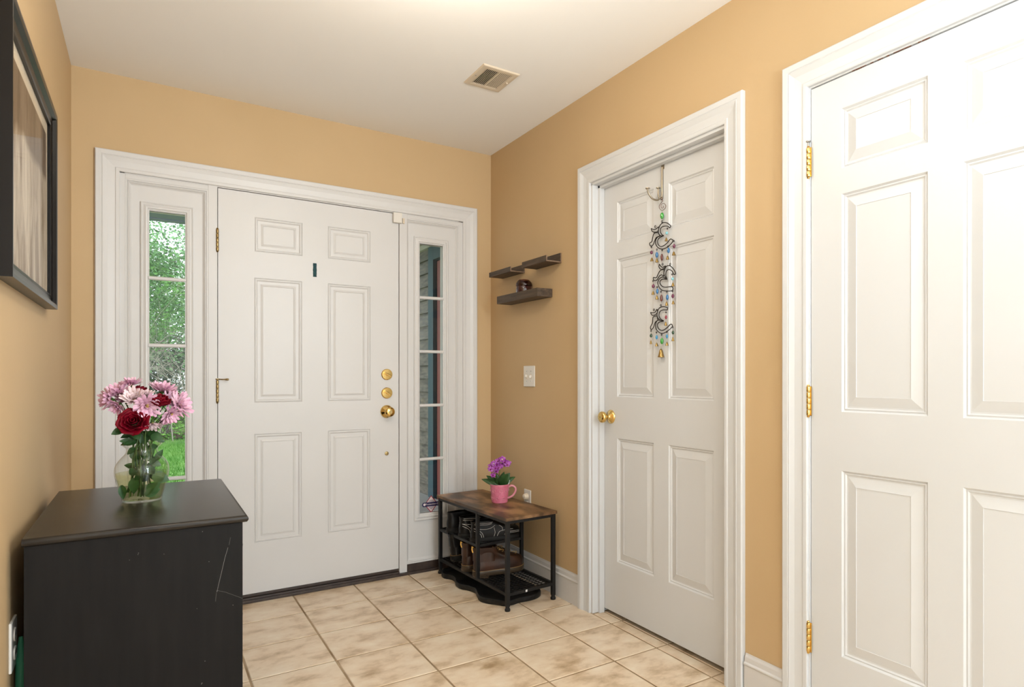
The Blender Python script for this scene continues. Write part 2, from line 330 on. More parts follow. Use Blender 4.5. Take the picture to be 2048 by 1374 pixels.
# floor tiles, each its own part
P_ = .3075; G0x = .3164 - 2 * P_; G0y = 3.5136; GR = .0078
cache = {}
def tilemesh(w_, h_):
    k = (round(w_, 4), round(h_, 4))
    if k in cache: return cache[k]
    e = .0022; z1 = 0; rings = []
    for ins, z in ((0, -.008), (0, -.0016), (e, z1)):
        rings.append([(-w_ / 2 + ins, -h_ / 2 + ins, z), (w_ / 2 - ins, -h_ / 2 + ins, z), (w_ / 2 - ins, h_ / 2 - ins, z), (-w_ / 2 + ins, h_ / 2 - ins, z)])
    b = MB().loft(rings, cap0=False); me = bpy.data.meshes.new('tile'); me.from_pydata(b.v, [], b.f); me.materials.append(M['tile']); me.update(); cache[k] = me; return me
def put_tile(x0, x1, y0, y1):
    x0 += GR / 2; x1 -= GR / 2; y0 += GR / 2; y1 -= GR / 2
    if x1 - x0 < .012 or y1 - y0 < .012: return
    o = bpy.data.objects.new('tile', tilemesh(x1 - x0, y1 - y0)); scene.collection.objects.link(o); o.parent = floor
    o.location = Vector(((x0 + x1) / 2, (y0 + y1) / 2, 0)) - WL['floor']
for i in range(0, 8):
    for j in range(0, 20):
        x0 = G0x + i * P_; x1 = x0 + P_; y1 = G0y - j * P_; y0 = y1 - P_
        X0, X1, Y0, Y1 = max(x0, L), min(x1, W), max(y0, YB), min(y1, D - .012)
        if X1 > X0 and Y1 > Y0: put_tile(X0, X1, Y0, Y1)
for j in range(20):        # doorway recess tiles
    y1 = G0y - j * P_; y0 = y1 - P_; Y0, Y1 = max(y0, 1.606), min(y1, 2.425)
    if Y1 - Y0 > .02: put_tile(W, W + .062, Y0, Y1); put_tile(W + .062, W + .30, Y0, Y1)

# baseboards
BBP = [(0, 0), (0, .013), (.112, .013), (.117, .0165), (.121, .0165), (.125, .010), (.141, .009), (.148, .0055), (.152, .005), (.152, 0)]
def baseboard(name, mp, a0, a1, label):
    mb = MB(); mb.loft([[mp(a, h, d) for h, d in BBP] for a in (a0, a1)])
    return struct(mb, name, M['white'], label, 'baseboard')
baseboard('baseboard_right', RM, 2.531, D - .0001, 'white baseboard behind the shoe rack')
baseboard('baseboard_near', RM, 1.340, 1.502, 'short white baseboard between the two white doors')
baseboard('baseboard_hall', RM, YB, .31, 'white baseboard nearer than the closest door')
baseboard('baseboard_left', LM, YB, D - .0001, 'white baseboard along the wall behind the black dresser')
baseboard('baseboard_front', FM, 1.668, W - .014, 'white baseboard stub in the corner by the front door')

# ------------------------------------------------------------- front entry: casing, frame, door, sidelights
mb = MB(); mitre(mb, FM, -.108, 1.578, 0.0, 2.060, [(w_ * 1.0, d) for w_, d in CASING])
t1 = struct(mb, 'trim_1', M['white'], 'wide white moulded casing around the front door and sidelights', 'trim')
mb = MB()
for a0, a1 in ((-.115, -.088), (.242, .2815), (1.1895, 1.234), (1.5525, 1.585)):
    pbox(mb, FM, a0, a1, .012, 2.072, -.13, .002 if a0 in (.242, 1.1895) else .0)
pbox(mb, FM, -.115, 1.585, 2.0555, 2.072, -.13, 0)
for a0, a1 in ((-.088, .242), (1.234, 1.566)): pbox(mb, FM, a0, a1, 2.035, 2.0555, -.13, .001)
for a0, a1 in ((.2815, .294), (1.177, 1.1895)): pbox(mb, FM, a0, a1, .03, 2.0555, -.13, -.062)
pbox(mb, FM, .294, 1.177, 2.043, 2.0555, -.13, -.062)
mb.build('jamb', M['white'], t1, bevel=.0015)
mb = MB(); pbox(mb, FM, -.105, 1.578, 0, .014, -.16, .022); pbox(mb, FM, .283, 1.188, .012, .024, -.14, .012)
pbox(mb, FM, -.086, .240, .010, .056, -.10, -.002); pbox(mb, FM, 1.236, 1.564, .010, .056, -.10, -.002); pbox(mb, FM, -.105, .2, .0, .012, 0, .02)
struct(mb, 'trim_4', M['dark_sill'], 'dark bronze threshold along the bottom of the front entry', 'trim', bevel=.002)
# front door
fp = [(.446, .673, 1.760, 1.933), (.800, 1.027, 1.760, 1.933), (.444, .671, .998, 1.628), (.800, 1.027, .998, 1.628), (.444, .669, .292, .840), (.800, 1.025, .292, .840)]
d1 = thing('door_1', (.7355, D, .03), 'white six-panel front door with three brass locks', 'door', kind='structure')
mb = MB(); slab_with_holes(mb, FM, .2845, 1.1865, .040, 2.0525, fp, -.004, .044); mb.build('slab', M['white'], d1)
for h in fp: panel('panel', FM, h, -.004, STEELP, M['white'], d1)
mb = MB(); pbox(mb, FM, .2845, 1.1865, .0265, .040, -.040, -.002); mb.build('bottom_sweep', M['dark_sill'], d1)
def rosette(mb, mp, a, b, d, r, k=1):
    c = Vector(mp(a, b, d)); n = Vector(mp(a, b, d + 1)) - c
    return mb.lathe([(r, 0), (r, .004), (r * .93, .008), (r * .55 * k, .012)], c, n, 28)
for zz, ang in ((1.142, -.45), (1.038, -.6)):
    mb = MB(); c = Vector(FM(1.118, zz, -.004)); mb.lathe([(.031, 0), (.031, .006), (.028, .009), (.0, .0095)], c, (0, -1, 0), 32)
    dl = mb.build('deadbolt', M['brass'], d1, smooth=35)
    mb = MB(); cc = c + Vector((0, -.016, 0)); ax = Vector((math.cos(ang), 0, math.sin(ang)))
    mb.obox(cc, ax * .021, (0, -.0105, 0), ax.cross(Vector((0, 1, 0))) * .0045); mb.lathe([(.009, -.010), (.008, 0)], cc + Vector((0, .0, 0)), (0, -1, 0), 14)
    mb.build('thumb_turn', M['brass'], dl, bevel=.002)
mb = MB(); c = Vector(FM(1.118, .934, -.004))
mb.lathe([(.036, 0), (.036, .003), (.032, .008), (.018, .014), (.013, .019), (.012, .032), (.020, .038), (.0275, .048), (.0285, .056), (.025, .064), (.015, .068), (0, .069)], c, (0, -1, 0), 32)
kn = mb.build('door_knob', M['brass'], d1, smooth=50)
mb = MB(); mb.lathe([(.010, .0675), (.010, .0705), (.009, .071)], c, (0, -1, 0), 16); mb.obox(c + Vector((0, -.072, 0)), (.002, 0, 0), (0, .0012, 0), (0, 0, .006)); mb.build('keyhole', M['brass_old'], kn)
mb = MB(); c = Vector(FM(1.118, .698, -.004)); mb.lathe([(.0115, 0), (.0105, .003), (.004, .0045), (0, .0045)], c, (0, -1, 0), 18); mb.build('brass_plug', M['brass_old'], d1, smooth=40)
def hinge(parent, base, axis_out, m, leafdir, length=.102, r=.0065, pin_up=0, leaf=.016):
    """knuckled butt hinge; base = centre of the barrel bottom"""
    b = Vector(base); mb = MB(); n = 5; seg = length / n
    for k in range(n): mb.lathe([(r * .9, .0008), (r, .002), (r, seg - .002), (r * .9, seg - .0008)], b + Vector((0, 0, k * seg)), (0, 0, 1), 14)
    mb.lathe([(r * .5, 0), (r * .85, -.002), (r * .6, -.005), (0, -.006)], b, (0, 0, 1), 12)
    mb.lathe([(r * .5, 0), (r * .85, .002), (r * .6, .005), (0, .006)], b + Vector((0, 0, length)), (0, 0, 1), 12)
    ld = Vector(leafdir); mb.obox(b + ld * (leaf / 2) + Vector((0, 0, length / 2)) + Vector(axis_out) * (-.003), ld * (leaf / 2), Vector(axis_out) * .0012, (0, 0, length / 2))
    o = mb.build('hinge', m, parent, smooth=40)
    if pin_up:
        q = MB(); q.lathe([(.0035, 0), (.0035, pin_up - .006), (.007, pin_up - .004), (.007, pin_up)], b + Vector((0, 0, length)), (0, 0, 1), 12); q.build('hinge_pin', M['steel'], o, smooth=40)
    return o
for z0 in (1.742, 1.004, .23):
    o = hinge(d1, FM(.2815, z0, .006), (0, -1, 0), M['brass_old'], (1, 0, 0), length=.108, r=.0062, leaf=.004)
    if z0 == 1.004:
        q = MB(); b = Vector(FM(.2815, z0 + .112, .006)); q.lathe([(.009, 0), (.009, .004)], b, (0, 0, 1), 12)
        q.tube([b + Vector((0, 0, .002)), b + Vector((.018, -.006, 0)), b + Vector((.036, -.012, .0))], .0028, 8); q.lathe([(.005, 0), (.0055, .01), (.004, .014)], b + Vector((.034, -.0115, 0)), (.95, -.3, 0), 10)
        q.build('door_stop', M['brass_old'], o, smooth=40)
# sidelights
def sidelight(idx, off, label):
    a0, a1 = -.088 + off, .242 + off
    g0, g1, b0, b1 = .003 + off * .9985, .148 + off * .9985, .335, 1.903
    o0, o1 = -.030 + off * .9985, .181 + off * .9985
    mb = MB(); A = (a0, a1, .056, 2.035)
    slab_with_holes(mb, FM, *A, [(g0, g1, b0, b1)], -.012, .04, True)
    root = struct(mb, 'window_%d' % idx, M['white'], label, 'window')
    mb = MB(); mitre(mb, FM, a0, a1, .056, 2.035, [(0, .0), (-.006, .0), (-.008, -.004), (-.012, -.001), (-.016, -.004), (-.019, -.009), (-.024, -.0119)], closed=True); mb.build('panel_moulding', M['white'], root)
    mb = MB(); mitre(mb, FM, o0, o1, .296, 1.940, [(0, -.012), (0, -.004), (-.004, -.002), (-.008, -.005), (-.012, -.0045), (-.021, .000), (-.027, -.001), (-.030, -.006), (-.0335, -.007), (-.0345, -.013)], closed=True)
    mb.build('lite_frame', M['white'], root)
    for k in range(1, 5):
        mb = MB(); z = b0 + (b1 - b0) * k / 5
        rings = [[FM(a, z + dz, dd) for dz, dd in ((-.0085, -.0128), (-.0085, -.007), (-.004, -.002), (.004, -.002), (.0085, -.007), (.0085, -.0128))] for a in (g0 - .002, g1 + .002)]
        mb.loft(rings).build('muntin', M['white'], root)
    for k in range(5):
        mb = MB(); za = b0 + (b1 - b0) * k / 5; zb = b0 + (b1 - b0) * (k + 1) / 5; pbox(mb, FM, g0, g1, za, zb, -.0165, -.0130); mb.build('pane', M['pglass'], root)
    mb = MB(); mitre(mb, FM, g0, g1, b0, b1, [(0, -.0130), (-.0016, -.0130), (-.0016, -.0170), (0, -.0170)], closed=True); mb.build('glazing_seal', M['dark_sill'], root)
    return root
sidelight(1, 0, 'left sidelight window of five panes beside the front door')
sidelight(2, 1.3105, 'right sidelight window of five panes above the shoe rack')
# sensor, strip, sticker
mb = MB(); pbox(mb, FM, 1.150, 1.199, 1.998, 2.056, -.0, .020); s1 = tag(mb.build('door_sensor', M['plate'], bevel=.002), 'white plastic alarm contact at the top corner of the front door', 'sensor')
mb = MB(); pbox(mb, FM, 1.2055, 1.2175, 2.0, 2.030, .0022, .012); tag(mb.build('sensor_magnet', M['plate_beige'], bevel=.0015), 'tiny beige magnet on the frame right of the alarm contact', 'magnet')
mb = MB(); r_ = random.Random(3); c = atY(630, 540, D)
rings = []
for k in range(9):
    t = k / 8; z = c.z + (.5 - t) * .072; w_ = .0095 + r_.uniform(-.0008, .0008); rings.append([(c.x - w_, D + .004, z), (c.x + w_, D + .004, z), (c.x + w_ * .9, D + .0015 + r_.uniform(0, .0008), z), (c.x - w_ * .9, D + .0015 + r_.uniform(0, .0008), z)])
mb.loft(rings); tag(mb.build('foam_strip', M['teal']), 'small dark teal sticky strip high in the middle of the front door', 'strip')
sc = atY(862.2, 1008, D + .0128); ys = D + .0127
stk = thing('window_sticker', (sc.x, ys, sc.z - .045), 'white and red diamond security sticker low on the right sidelight', 'sticker')
def flat(name, pts, y, m, parent, t=.0003):
    mb = MB(); mb.loft([[(x, y, z) for x, z in pts], [(x, y - t, z) for x, z in pts]]); return mb.build(name, m, parent)
mred = mat('sticker_red', (.28, .01, .035), .4); mwh = mat('sticker_white', (.72, .62, .62), .4); mnav = mat('sticker_navy', (.012, .008, .06), .4); mgr = mat('sticker_print', (.12, .10, .16), .4)
def dia(r, q=0): return [(sc.x - r, sc.z), (sc.x, sc.z - r * 1.28), (sc.x + r, sc.z), (sc.x, sc.z + r * 1.28)]
flat('border', dia(.0405), ys, mred, stk); flat('field', dia(.035), ys - .0003, mwh, stk)
flat('band', [(sc.x - .050, sc.z - .013), (sc.x + .052, sc.z - .013), (sc.x + .058, sc.z), (sc.x + .052, sc.z + .012), (sc.x - .050, sc.z + .012), (sc.x - .056, sc.z)], ys - .0006, mnav, stk)
mb = MB()
for dz, hw in ((.024, .012), (.019, .016), (.0155, .019), (-.017, .018), (-.0205, .014), (-.025, .010), (-.029, .006)): mb.box(sc.x - hw, sc.x + hw, ys - .0011, ys - .0007, sc.z + dz - .0009, sc.z + dz + .0009)
tag(mb.build('small_print', mgr, stk), kind='stuff')
mb = MB(); mb.lathe([(.0075, 0), (.0075, .0003)], (sc.x - .041, ys - .0009, sc.z), (0, -1, 0), 20); mb.build('logo_dot', mwh, stk)
def text(name, body, size, loc, rot, m, parent, extr=.0002, shear=0):
    cu = bpy.data.curves.new(name, 'FONT'); cu.body = body; cu.size = size; cu.extrude = extr; cu.align_x = 'CENTER'; cu.align_y = 'CENTER'; cu.shear = shear
    cu.materials.append(m); o = bpy.data.objects.new(name, cu); scene.collection.objects.link(o)
    me = bpy.data.meshes.new_from_object(o); o2 = bpy.data.objects.new(name, me); scene.collection.objects.link(o2); bpy.data.objects.remove(o)
    o2.parent = parent; o2.location = Vector(loc) - WL[parent.name]; o2.rotation_euler = rot; return o2
text('lettering', 'Protection One', .0152, (sc.x + .0115, ys - .0011, sc.z), (PI / 2, 0, 0), mwh, stk, shear=.25)

# ------------------------------------------------------------- right wall doors
def casing(name, a0, a1, b1, label):
    mb = MB(); mitre(mb, RM, a0, a1, 0, b1, CASING); return struct(mb, name, M['white2'], label, 'trim')
t2 = casing('trim_2', 1.598, 2.440, 2.055, 'white moulded casing around the door with the hanging chime')
mb = MB()
pbox(mb, RM, 1.590, 1.606, 0, 2.050, -TK, .001); pbox(mb, RM, 2.426, 2.442, 0, 2.050, -TK, .001); pbox(mb, RM, 1.590, 2.442, 2.043, 2.060, -TK, .001)
pbox(mb, RM, 2.410, 2.426, 0, 2.043, -.058, -.030); pbox(mb, RM, 1.606, 1.618, 0, 2.043, -.058, -.030); pbox(mb, RM, 1.606, 2.426, 2.030, 2.043, -.058, -.030)
mb.build('jamb', M['white2'], t2, bevel=.0015)
def sc2(y): return y
k_ = (W + .060) / (W + .1)
cols = [(1.712, 1.966), (2.060, 2.314)]
dp = [(a, b, z0, z1) for a, b in cols for z0, z1 in ((1.755, 1.945), (1.036, 1.678), (.264, .842))]
d2 = thing('door_2', (W + .06, 2.016, .02), 'white six-panel door with a brass knob and hanging chime', 'door', kind='structure')
mb = MB(); slab_with_holes(mb, RM, 1.608, 2.424, .022, 2.040, dp, -.059, .035); mb.build('slab', M['white2'], d2)
for h in dp: panel('panel', RM, h, -.059, WOODP, M['white2'], d2)
kp = atX(1224, 832, W + .059); mb = MB(); c = Vector((W + .059, 2.362, .940))
mb.lathe([(.033, 0), (.033, .002), (.028, .008), (.015, .014), (.0115, .020), (.0115, .030), (.018, .036), (.0255, .043), (.027, .051), (.0255, .058), (.020, .062), (.012, .0635), (0, .064)], c, (-1, 0, 0), 32)
kn = mb.build('door_knob', M['brass'], d2, smooth=50)
mb = MB(); mb.lathe([(.0022, .0635), (.0022, .0648)], c, (-1, 0, 0), 10); mb.build('lock_hole', M['dark'], kn)
t3 = casing('trim_3', .402, 1.250, 2.0565, 'white moulded casing of the nearest door')
mb = MB()
pbox(mb, RM, 1.245, 1.262, 0, 2.052, -TK, .001); pbox(mb, RM, .395, .410, 0, 2.052, -TK, .001); pbox(mb, RM, .395, 1.262, 2.051, 2.063, -TK, .001)
mb.build('jamb', M['white2'], t3, bevel=.001)
rows = [(1.767, 1.950), (1.022, 1.689), (.272, .842)]
dp = [(a, b, z0, z1) for a, b in ((.882, 1.137), (.5375, .7925)) for z0, z1 in rows]
d3 = thing('door_3', (W, .827, .02), 'nearest white six-panel door with three brass hinges', 'door', kind='structure')
mb = MB(); slab_with_holes(mb, RM, .4125, 1.2425, .02, 2.0475, dp, -.002, .035); mb.build('slab', M['white2'], d3)
for h in dp: panel('panel', RM, h, -.002, WOODP, M['white2'], d3)
for zc, pin in ((1.826, .022), (1.052, 0), (.297, 0)):
    hinge(d3, RM(1.247, zc - .047 - pin / 2, .007), (-1, 0, 0), M['brass'], (0, -1, 0), length=.094, r=.0062, pin_up=pin, leaf=.010)
mb = MB(); r_ = random.Random(5)
for k in range(14): 
    a = 1.085 - .23 * k / 14 + r_.uniform(-.006, .006); pbox(mb, RM, a, a + r_.uniform(.006, .018), 2.0481 + r_.uniform(0, .001), 2.0505, -.001, .0002 + r_.uniform(0, .0008))
mb.build('worn_paint', mat('bare_wood', (.16, .06, .03), .8), d3)

# ------------------------------------------------------------- fixtures on walls / ceiling
def R(u, v, off=0): p = atX(u, v, W - off); return p.y, p.z
sw = thing('light_switch', (W, 3.020, 1.072), 'white double light switch plate left of the chime door', 'switch')
mb = MB(); pbox(mb, RM, 2.960, 3.080, 1.074, 1.190, 0, .006); mb.build('plate', M['plate'], sw, bevel=.003)
for a, up in ((2.997, -1), (3.043, 1)):
    mb = MB(); c = Vector(RM(a, 1.132, .008)); mb.obox(c, (-.010, 0, up * .0045), (0, .005, 0), (.002 * up, 0, .007)); mb.build('toggle', M['plate'], sw, bevel=.0015)
    mb = MB(); pbox(mb, RM, a - .006, a + .006, 1.119, 1.145, .0045, .0064); mb.build('toggle_slot', M['plate_beige'], sw)
    for z in (1.104, 1.160):
        mb = MB(); mb.lathe([(.0035, 0), (.003, .0015), (0, .002)], RM(a, z, .006), (-1, 0, 0), 10); mb.build('screw', M['steel'], sw)
ol = thing('wall_outlet', (W, 3.040, .385), 'white outlet with a round plug-in above the rustic bench top', 'outlet')
mb = MB(); pbox(mb, RM, 3.003, 3.075, .386, .500, 0, .006); mb.build('plate', M['plate'], ol, bevel=.003)
mb = MB(); mb.lathe([(.018, 0), (.018, .010), (.014, .022), (.006, .026), (0, .0265)], RM(3.039, .462, .006), (-1, 0, 0), 20); mb.build('plug', M['plate_beige'], ol, smooth=40)
mb = MB(); mb.lathe([(.016, 0), (.016, .002)], RM(3.039, .420, .006), (-1, 0, 0), 20); rc = mb.build('receptacle', M['plate'], ol)
mb = MB(); [pbox(mb, RM, 3.039 + da - .0015, 3.039 + da + .0015, .418, .428, .0075, .0085) for da in (-.006, .006)]; mb.build('slot', M['dark'], rc)
ol = thing('wall_outlet', (L, 2.052, .405), 'white duplex outlet beside the black dresser on the left wall', 'outlet')
mb = MB(); pbox(mb, LM, 2.012, 2.090, .408, .530, 0, .006); mb.build('plate', M['plate'], ol, bevel=.002)
for z in (.446, .492):
    mb = MB(); mb.lathe([(.017, 0), (.0165, .003)], LM(2.051, z, .006), (1, 0, 0), 22); rc = mb.build('receptacle', M['plate'], ol)
    mb = MB(); [pbox(mb, LM, 2.051 + da - .0015, 2.051 + da + .0015, z - .002, z + .008, .0085, .0095) for da in (-.006, .006)]; mb.build('slot', M['dark'], rc)
# ceiling vent
vt = thing('ceiling_vent', (1.31, 2.585, C), 'cream metal air register with dark louvres in the ceiling', 'vent')
a0, a1, b0, b1 = 1.222, 1.402, 2.482, 2.692
mb = MB(); mitre(mb, CM, a0 + .027, a1 - .027, b0 + .028, b1 - .028, [(0, -.003), (0, .006), (.014, .007), (.024, .006), (.028, .001), (.028, 0)], closed=True)
mb.build('frame', M['plate_beige'], vt)
ia, ib, ja, jb = a0 + .027, a1 - .027, b0 + .028, b1 - .028; mid = (ia + ib) / 2
mb = MB(); pbox(mb, CM, ia, ib, ja, jb, .0002, .0010); mb.build('duct_opening', M['dark'], vt)
for k in range(8):
    for sgn in (0, 1):
        mb = MB(); a = (ia if not sgn else mid + .003) + (k + .5) * (mid - ia - .002) / 8; tl = .0009 if not sgn else -.0014
        mb.obox(CM(a, (ja + jb) / 2, .0042), (tl, 0, .0018 if not sgn else .0013), (.0005, 0, -.0005 * (1 if not sgn else -1)), (0, (jb - ja) / 2, 0)); mb.build('louvre', M['plate_beige'], vt)
mb = MB(); pbox(mb, CM, mid - .002, mid + .003, ja, jb, .001, .0065); mb.build('centre_bar', M['plate_beige'], vt)
mb = MB(); pbox(mb, CM, a1 - .020, a1 - .012, 2.575, 2.600, .006, .012); mb.build('lever', M['plate_beige'], vt, bevel=.001)
for b in (b0 + .1, ):
    mb = MB(); mb.lathe([(.004, 0), (.003, .002), (0, .0025)], CM(a0 + .012, 2.590, .006), (0, 0, -1), 10); mb.build('screw', M['steel'], vt)
# flush ceiling lamp (just above the frame; its glow shows on the ceiling)
cl = thing('ceiling_lamp', (.66, 1.70, C), 'short brass ceiling lamp hanging over the hall', 'lamp')
mb = MB(); mb.lathe([(.07, 0), (.07, -.015), (.05, -.022), (.008, -.026), (.008, -.10), (.022, -.105), (.022, -.14), (0, -.14)], (.66, 1.70, C), (0, 0, 1), 32, caps=False); mb.build('canopy', M['brass'], cl, smooth=40)
# wall shelves
def ushelf(label, y0, y1, z0, z1, closed_end=False):
    x0 = 1.675; x1 = W - .0005; t = .006; root = thing('wall_shelf', (W, (y0 + y1) / 2, z0), label, 'shelf')
    mb = MB(); mb.box(x0, x1, y0, y1, z0, z0 + t); mb.build('base', M['shelfwood'], root)
    mb = MB(); mb.box(x0, x0 + t, y0, y1, z0 + t, z1); mb.build('front_lip', M['shelfwood'], root)
    mb = MB(); mb.box(x1 - t, x1, y0, y1, z0 + t, z1 + (.02 if not closed_end else 0)); mb.build('back_rail', M['shelfwood'], root)
    if closed_end:
        for ya, yb in ((y0, y0 + t), (y1 - t, y1)):
            mb = MB(); mb.box(x0 + t, x1 - t, ya, yb, z0 + t, z1); mb.build('end_board', M['shelfwood'], root)
    else:
        mb = MB(); e = .0005; mb.box(x0, x0 + t, y0 - e, y0, z0, z1).box(x0 + t, x1 - t, y0 - e, y0, z0, z0 + t).box(x1 - t, x1, y0 - e, y0, z0, z1 + .02); mb.build('lit_edge', M['shelfedge'], root)  # paler strip paints the light on the near rim of an open tray
    return root
ushelf('upper brown wood shelf tray nearest the corner', 3.075, 3.335, 1.714, 1.741)
ushelf('upper brown wood shelf tray nearer the chime door', 2.698, 2.945, 1.714, 1.744)
ushelf('lower long brown wood shelf holding the maroon glass bowl', 2.785, 3.236, 1.547, 1.590, True)
by = 1.722 / (ray(1048, 572)[0] / ray(1048, 572)[1])
bw = thing('glass_bowl', (1.722, by, 1.553), 'round maroon glass candle bowl on the lower wall shelf', 'bowl')
mb = MB(); mb.lathe([(.018, 0), (.034, .008), (.044, .030), (.046, .050), (.042, .070)], (1.722, by, 1.5535), n=32); mb.build('wax_fill', M['maroon'], bw, smooth=60)
mb = MB(); prof = [(.0425, .070), (.0455, .076), (.043, .090), (.034, .102), (.026, .108)]; mb.lathe(prof + [(r - .002, h) for r, h in prof[::-1]], (1.722, by, 1.5535), n=32, caps=False); mb.build('glass_rim', glass('smoky_glass', (.45, .25, .22), .06, .02), bw, smooth=60)

# framed picture on the left wall
pf = thing('picture_frame', (L, 2.25, 1.35), 'black framed sepia abstract picture on the left wall', 'picture')
y0, y1, z0, z1 = 1.842, 2.672, 1.352, 1.992
mb = MB(); mitre(mb, LM, y0 + .045, y1 - .045, z0 + .045, z1 - .045, [(0, .010), (0, .017), (.004, .019), (.007, .016), (.024, .020), (.030, .030), (.036, .0315), (.045, .0315), (.045, 0), (0, 0)], closed=True); mb.build('moulding', M['frame'], pf)
mb = MB(); pbox(mb, LM, y0 + .044, y1 - .044, z0 + .044, z1 - .044, .002, .009); mb.build('mat_board', M['mat_board'], pf)
mb = MB(); pbox(mb, LM, y0 + .115, y1 - .075, z0 + .05, z1 - .085, .009, .0094); mb.build('print', M['art'], pf)
mb = MB(); pbox(mb, LM, y0 + .0445, y1 - .0445, z0 + .0445, z1 - .0445, .0105, .0120); mb.build('glazing', glass('non_reflective_glazing', (.97, .97, .96), .004, .0, .22, 4), pf)

# ------------------------------------------------------------- dresser
DX0, DX1, DY0, DY1, DZ = -.253, .236, 1.967, 2.732, .740
ds = thing('dresser', ((DX0 + DX1) / 2, (DY0 + DY1) / 2, 0), 'black wooden dresser with a dark brown top holding the flower vase', 'dresser')
tt = .020
mb = MB(); prof = [(.0, 0), (.006, .0015), (.009, .006), (.010, .010), (.009, .0145), (.006, .0185), (0, .020)]
rings = []
for w_, h in prof:
    w_ -= .010; rings.append([(DX0 - 0 * w_, DY0 - w_, DZ - tt + h), (DX1 + w_, DY0 - w_, DZ - tt + h), (DX1 + w_, DY1 + w_ * 0, DZ - tt + h), (DX0, DY1, DZ - tt + h)])
mb.loft(rings); mb.build('top', M['blacktop'], ds, smooth=50)
X0, X1, Y0, Y1 = DX0 + .003, DX1 - .014, DY0 + .012, DY1 - .005
mb = MB(); mb.box(X0, X1, Y0, Y0 + .018, 0, DZ - tt); mb.build('side_panel', M['black'], ds, bevel=.001)
mb = MB(); mb.box(X0, X1, Y1 - .018, Y1, 0, DZ - tt); mb.build('side_panel', M['black'], ds, bevel=.001)
mb = MB(); mb.box(X0, X0 + .006, Y0 + .018, Y1 - .018, .02, DZ - tt); mb.build('back_panel', M['black'], ds)
mb = MB(); mb.box(X0 + .01, X1 - .012, Y0 + .018, Y1 - .018, .0, .07); mb.build('plinth', M['black'], ds)
for k in range(3):
    z = .075 + k * .2145; mb = MB(); mb.box(X1 - .018, X1 - .001, Y0 + .021, Y1 - .021, z, z + .2105); dr = mb.build('drawer', M['black'], ds, bevel=.0015)
    for yy in (Y0 + .2, Y1 - .2):
        mb = MB(); mb.lathe([(.006, 0), (.006, .010), (.014, .016), (.012, .022), (0, .024)], (X1 - .001, yy, z + .105), (1, 0, 0), 16); mb.build('knob', M['blackmetal'], dr, smooth=40)
mb = MB()
def scr(pts, w_):
    q = [atY(u, v, Y0 - .0003) for u, v in pts]
    for a, b in zip(q[:-1], q[1:]):
        d = (b - a).normalized(); n = Vector((0, 1, 0)).cross(d) * w_
        mb.add([a - n, a + n, b + n, b - n], [(0, 1, 2, 3)])
scr([(456, 1095), (450, 1115), (443, 1145), (437, 1170), (434, 1184)], .0004); scr([(434, 1181), (450, 1184), (486, 1197)], .00018); scr([(461, 1075), (458, 1090)], .0002); scr([(433, 1185), (431, 1203)], .0002)
for u, v, w_ in ((434, 1182, .0018), (277, 1106, .0014), (276, 1109, .001), (405, 1063, .0013), (418, 1123, .0012), (328, 1108, .0009), (466, 1210, .0012), (410, 1322, .0015), (404, 1366, .0016), (403, 1368, .0012), (394, 1217, .0008), (259, 1120, .0008)): scr([(u - .6, v), (u + .6, v + .3)], w_ * .6)
tag(mb.build('scratches', M['scratch'], ds, recalc=False), kind='stuff')
mb = MB(); g = atX(40, 1305, -.262); mb.tube([(-.2665, g.y + .05, .02), (-.266, g.y + .045, .25), (-.267, g.y + .055, g.z - .03), (-.268, g.y + .06, g.z + .02)], [.010, .012, .011, .004], 10)
tag(mb.build('rolled_green_bag', M['green'], smooth=60), 'green plastic roll tucked between the dresser and left wall', 'bag')

# ------------------------------------------------------------- vase + water
VX, VY = -.016, 2.385
vs = thing('flower_vase', (VX, VY, DZ), 'clear glass vase with water standing on the black dresser', 'vase')
VP = [(.050, .000), (.053, .004), (.0545, .012), (.0625, .042), (.0705, .075), (.0725, .095), (.0690, .115), (.0570, .134), (.0450, .148), (.0415, .158), (.0430, .166), (.0505, .174), (.0555, .179)]
def smoothprof(P, n=3):
    out = []
    for i in range(len(P) - 1):
        p0 = P[max(i - 1, 0)]; p1 = P[i]; p2 = P[i + 1]; p3 = P[min(i + 2, len(P) - 1)]
        for k in range(n):
            t = k / n; out.append(tuple(.5 * ((2 * b) + (-a + c) * t + (2 * a - 5 * b + 4 * c - d) * t * t + (-a + 3 * b - 3 * c + d) * t ** 3) for a, b, c, d in zip(p0, p1, p2, p3)))
    return out + [P[-1]]
SP = smoothprof(VP)
mb = MB(); base = [(r, h) for r, h in SP]; inner = [(r - .0032, max(h, .007)) for r, h in SP[::-1]]
mb.lathe([(0, 0)] + base + [(SP[-1][0] - .0015, .1805), (SP[-1][0] - .003, .179)], (VX, VY, DZ + .0003), n=48, caps=False); mb.build('vase_body', M['vglass'], vs, smooth=60)
mb = MB(); wp = [(r - .0034, h) for r, h in SP if .0075 <= h <= .092]; mb.lathe([(0, .0075)] + wp + [(0, .0925)], (VX, VY, DZ + .0003), n=48, caps=False); mb.build('water', M['water'], vs, smooth=60)

